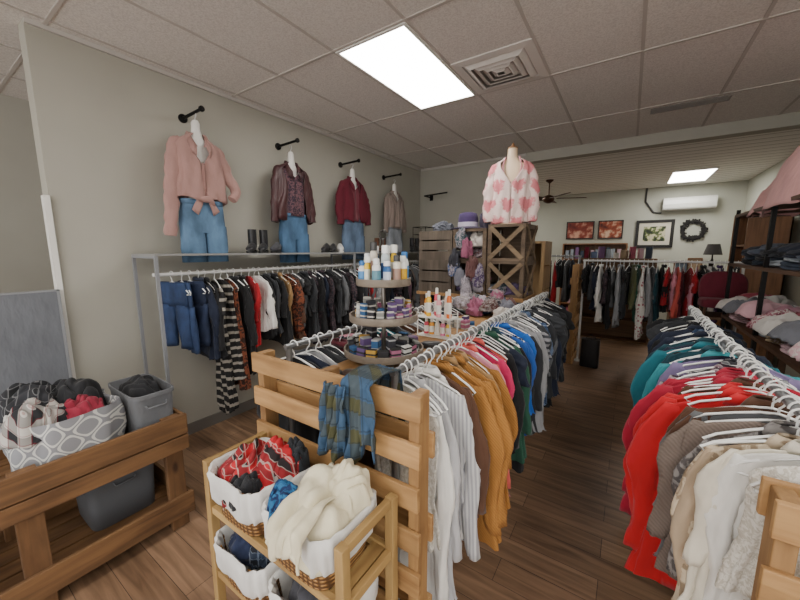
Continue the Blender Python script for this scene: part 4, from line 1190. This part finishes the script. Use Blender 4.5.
for iy in range(6):
    for iz in range(2):
        h, nn = [('#26303c', 'dark blue'), ('#1c1c20', 'black'), ('#3a4454', 'slate'), ('#a8b0b8', 'pale')][(iy+iz) % 4]; k += 1
        folded((.98, 2.62+.31*iy, 1.527+.045*iz), (.28, .27, .042), denim(h) if iz != 1 else fabric(h), k, nn+' folded jeans in a shelf stack', 'folded jeans on the upper shelf', RS.uniform(-.3, .3))
for q in range(6):
    h, nn = [('#26282e', 'black'), ('#4a5260', 'slate'), ('#1c2230', 'navy')][q % 3]
    crumple('loose_garment', (.95, 2.6+.3*q, 1.60), (.14, .15, .06), fabric(h), 230+q, nn+' loose garment on the upper shelf', amp=.12, group='loose garments on the upper shelf', nlon=60, nlat=34)
# pale pink garments piled over the top shelf
pkm = fabric('#d6a4a2')
heap('pink_blanket', (1.08, 3.5, 1.99), .31, .66, .50, pkm, 41, 'pale pink soft blanket heaped over the top shelf', 'blanket', folds=.035, droop=.06, n=110)
heap('pink_garment', (1.02, 3.98, 1.99), .22, .30, .24, pkm, 47, 'pale pink garment slumped over the shelf edge', folds=.03, droop=.05, n=80)
heap('pink_garment', (1.05, 2.95, 1.99), .24, .30, .34, fabric('#c98f90'), 52, 'rose pink garment heaped on the top shelf', folds=.03, droop=.05, n=80)
e = empty('display_table', (.98, 4.98, 0), 'dark wooden table stacked with folded clothes', 'table')
mk('table_top', MB().bb(-.3, .4, -.22, .2, .92, .95), dw, e, smooth=False)
for a in (-.26, .36):
    for b_ in (-.18, .16): mk('leg', MB().bb(a-.025, a+.025, b_-.025, b_+.025, 0, .92), dw, e, smooth=False)
# chair
e = empty('armchair', (.88, 4.97, .95), 'small burgundy upholstered chair displayed on a table', 'chair')
bg = fabric('#6a1f30')
def rr_(y_, hx, hz, cz, p=3): return [(hx*sp(math.cos(a), p), y_, cz+hz*sp(math.sin(a), p)) for a in [2*pi*q/28 for q in range(28)]]
mk('backrest', MB().loft([rr_(.14, .18, .17, .28), rr_(.12, .2, .19, .28), rr_(.09, .2, .19, .28), rr_(.06, .18, .17, .28)]), bg, e)
mk('seat', MB().loft([ring(0, -.02, z, .2*k_, .16*k_, 28, 4) for z, k_ in ((.09, .95), (.1, 1), (.16, 1), (.18, .9))]), bg, e)
for a in (-.16, .16):
    for b_ in (-.13, .1): mk('leg', MB().tube([(a, b_, 0), (a, b_, .1)], .014, 8), dw, e)
e = empty('handbag', (-.36, 5.42, 0), 'black upright bag standing on the floor under the rail', 'bag')
mk('bag_body', MB().loft([ring(0, 0, z, .12*s_, .08*s_, 30, 5) for z, s_ in ((0, .96), (.01, 1), (.2, 1), (.4, .98))]), leather('#17171a'), e)
mk('handle', MB().tube([(-.06, 0, .39), (-.05, 0, .43), (0, 0, .45), (.05, 0, .43), (.06, 0, .39)], .006, 8), leather('#17171a'), e)

# ------------------------------------------------------------------ far wall objects
def picture(c, w, h, fw, frm, art, label, mat_in=None):
    e = empty('framed_picture', c, label, 'picture')
    f = MB()
    for s in (-1, 1):
        f.box((s*(w/2-fw/2), 0, 0), (fw, .03, h)); f.box((0, 0, s*(h/2-fw/2)), (w-2*fw, .03, fw))
    mk('frame', f, frm, e, smooth=False)
    if mat_in: mk('mat_board', MB().box((0, .003, 0), (w-2*fw, .006, h-2*fw)), mat_in, e, smooth=False)
    mk('artwork', MB().box((0, -.001, 0), ((w-2*fw)*(.7 if mat_in else 1), .006, (h-2*fw)*(.66 if mat_in else 1))), art, e, smooth=False)
def artmat(sc, stops):
    m, nt, b = newmat('art', .6)
    v = coords(nt); n = nd(nt, 'ShaderNodeTexNoise', Scale=sc, Detail=4.0); nt.links.new(v, n.inputs['Vector'])
    nt.links.new(ramp(nt, n.outputs[0], [(p, lin(c)) for p, c in stops]), b.inputs['Base Color'])
    return m
picture((.41, 9.43, 2.0), .68, .6, .06, plastic('#171513', .4), artmat(9.0, [(.42, '#1f2a1a'), (.5, '#5b6b38'), (.56, '#c8c2a0')]), 'black framed tree picture with pale mat on the wall', plastic('#cfc9b8', .7))
picture((-1.05, 9.43, 2.12), .6, .42, .025, plastic('#2a1c18', .4), artmat(5.0, [(.35, '#5a1a18'), (.5, '#8a3a2c'), (.62, '#d0a088')]), 'red and cream canvas picture on the wall')
picture((-.42, 9.43, 2.12), .5, .42, .025, plastic('#2a1c18', .4), artmat(6.0, [(.35, '#401818'), (.5, '#9a4a30'), (.62, '#d8b89c')]), 'rust toned canvas picture on the wall')
e = empty('wreath', (1.06, 9.43, 2.06), 'black leafy wreath hanging on the pale wall', 'wreath')
mb = MB(); mb.tube([(.18*math.cos(a), 0, .18*math.sin(a)) for a in [2*pi*k/32 for k in range(33)]], .03, 8)
for k in range(70):
    a = 2*pi*k/70; r_ = .18+R.uniform(-.045, .045)
    mb.box((r_*math.cos(a), -.03*R.random(), r_*math.sin(a)), (.06, .01, .03), Matrix.Rotation(-a+R.uniform(-1, 1), 3, 'Y'))
mk('wreath_leaves', mb, fabric('#1d1b1a'), e)
e = empty('air_conditioner', (.93, 9.45, 2.6), 'white wall-mounted split air conditioner unit', 'air conditioner')
prf = [(0, -.12), (-.16, -.12), (-.2, -.08), (-.21, 0), (-.2, .08), (-.17, .13), (0, .13)]
mk('unit_body', MB().loft([[(x_, y_, z_) for y_, z_ in prf] for x_ in (-.43, .43)]), plastic('#dcdcd6'), e, smooth=False, bevel=.01)
mk('air_flap', MB().box((0, -.18, -.105), (.8, .05, .008)), plastic('#9a9a96'), e, smooth=False)
o = mk('cable_conduit', MB().tube([(.2, 9.43, 2.99), (.2, 9.43, 2.7), (.36, 9.43, 2.46), (.5, 9.43, 2.44)], .018, 8), plastic('#2a2826'), smooth=True)
tag(o, 'dark cable conduit running down to the air conditioner', 'pipe')
e = empty('ceiling_fan', (-1.4, 7.3, 2.99), 'brown ceiling fan with wooden blades hanging from a rod', 'ceiling fan')
br_ = metal('#4a3224', .4)
mk('canopy', MB().lathe([(.02, -.06), (.07, -.02), (.07, 0)], seg=20), br_, e)
mk('downrod', MB().tube([(0, 0, -.3), (0, 0, 0)], .012, 8), br_, e)
mk('motor', MB().lathe([(.03, -.44), (.09, -.41), (.11, -.36), (.09, -.31), (.02, -.28)], seg=24), br_, e)
for k in range(5):
    mk('fan_blade', MB().box((.4, 0, -.35), (.52, .13, .01), Matrix.Rotation(.2, 3, 'X')), wood('#5c3822', '#2e1a0f', 0), e, rot=(0, 0, 2*pi*k/5+.35), smooth=False, bevel=.004)
def hutch(c, W, D, H, n, label, m, rz=0):
    e = empty('wooden_shelf_unit', c, label, 'shelf', rot=(0, 0, rz))
    mk('side_panel', MB().bb(-W/2, -W/2+.03, -D/2, D/2, 0, H), m, e, smooth=False)
    mk('side_panel', MB().bb(W/2-.03, W/2, -D/2, D/2, 0, H), m, e, smooth=False)
    mk('back_panel', MB().bb(-W/2, W/2, D/2-.015, D/2, 0, H), m, e, smooth=False)
    for k in range(n+1):
        mk('shelf', MB().bb(-W/2+.03, W/2-.03, -D/2, D/2-.015, k*(H-.025)/n, k*(H-.025)/n+.025), m, e, smooth=False)
    return e
hw = wood('#9a6c48', '#5a3a1e', 2, .45)
hutch((-.7, 9.2, 0), 1.3, .34, 1.8, 5, 'wooden bookshelf against the pale back wall', hw)
for r_ in range(5):
    for q in range(11):
        h, nn = fl[R.randrange(10)]; hh = R.uniform(.18, .27)
        packet((-1.25+q*.105, 9.15, .027+r_*.355), (R.uniform(.05, .085), .16, hh), fabric(h), 0, nn+' boxed item standing on the bookshelf', 'items on the back bookshelf')
hutch((1.5, 6.9, 0), .8, .42, 2.15, 5, 'tall brown wooden hutch against the side wall', hw, rz=-pi/2)
for r_ in range(1, 5):
    for q in range(4):
        zz = .027 + r_*.425; yy = 6.62+q*.18
        e = empty('ceramic_vase', (1.47, yy, zz), 'small decorative vase on the hutch shelf', 'vase', 'vases on the hutch')
        mk('vase_body', MB().lathe([(.03, 0), (.05, .05), (.055, .1), (.03, .16), (.02, .19), (.028, .21)], seg=20), plastic(['#c8b8a0', '#7a3028', '#d8d8d0', '#3a4a5a'][(q+r_) % 4]), e)
        mk('vase_rim', MB().lathe([(.03, .205), (.031, .215)], seg=20), plastic('#2a2622'), e)
e = empty('dresser', (1.2, 8.7, 0), 'dark brown wooden dresser by the back wall', 'dresser')
mk('body', MB().bb(-.45, .45, -.22, .22, .0, 1.2), hw, e, smooth=False, bevel=.006)
for k in range(4):
    mk('drawer', MB().bb(-.41, .41, -.235, -.22, .14+k*.26, .37+k*.26), hw, e, smooth=False, bevel=.004)
    mk('knob', MB().lathe([(.01, 0), (.018, .02), (.005, .028)], seg=12), metal('#a08850'), e, loc=(0, -.235, .255+k*.26), rot=(pi/2, 0, 0))
e = empty('table_lamp', (1.3, 8.65, 1.2), 'table lamp with dark shade on a dresser', 'lamp')
mk('lamp_base', MB().lathe([(.08, 0), (.08, .015), (.03, .04), (.05, .12), (.03, .22), (.012, .3), (.012, .42)], seg=20), metal('#2a2420'), e)
mk('lamp_shade', MB().lathe([(.14, .36), (.09, .56), (.088, .56), (.138, .36)], seg=28), fabric('#26221f'), e)
for i, (px, pz, h_) in enumerate([(.95, 1.2, .3), (.75, 1.2, .22)]):
    picture((px+.1, 8.6, pz+h_/2), .22, h_, .02, hw, fabric(['#a08a70', '#6a7a88'][i]), 'small wood framed picture standing on the dresser')
hutch((-.2, 7.4, 0), 1.2, .34, 1.5, 4, 'low wooden shelf in the middle of the back room', wood('#8a6848', '#4a3420', 0))
for q in range(9):
    h, nn = fl[(q*3) % 10]
    packet((-.68+q*.12, 7.4, 1.5), (R.uniform(.06, .1), .12, R.uniform(.1, .25)), fabric(h), R.uniform(-.3, .3), nn+' small box on the back shelf', 'boxes on the back shelf')

# ------------------------------------------------------------------ world, camera
w = bpy.data.worlds.new('world'); SC.world = w; w.use_nodes = True
bgn = w.node_tree.nodes['Background']; bgn.inputs[0].default_value = (1.0, .98, .95, 1); bgn.inputs[1].default_value = 2.9
cam = bpy.data.cameras.new('camera'); co = bpy.data.objects.new('camera', cam); COL.objects.link(co)
cam.sensor_width = 36; cam.lens = 15.3; cam.clip_start = .02
co.location = (0, 0, 1.65); co.rotation_euler = (math.radians(90-8.37), 0, math.radians(33.8))
SC.camera = co
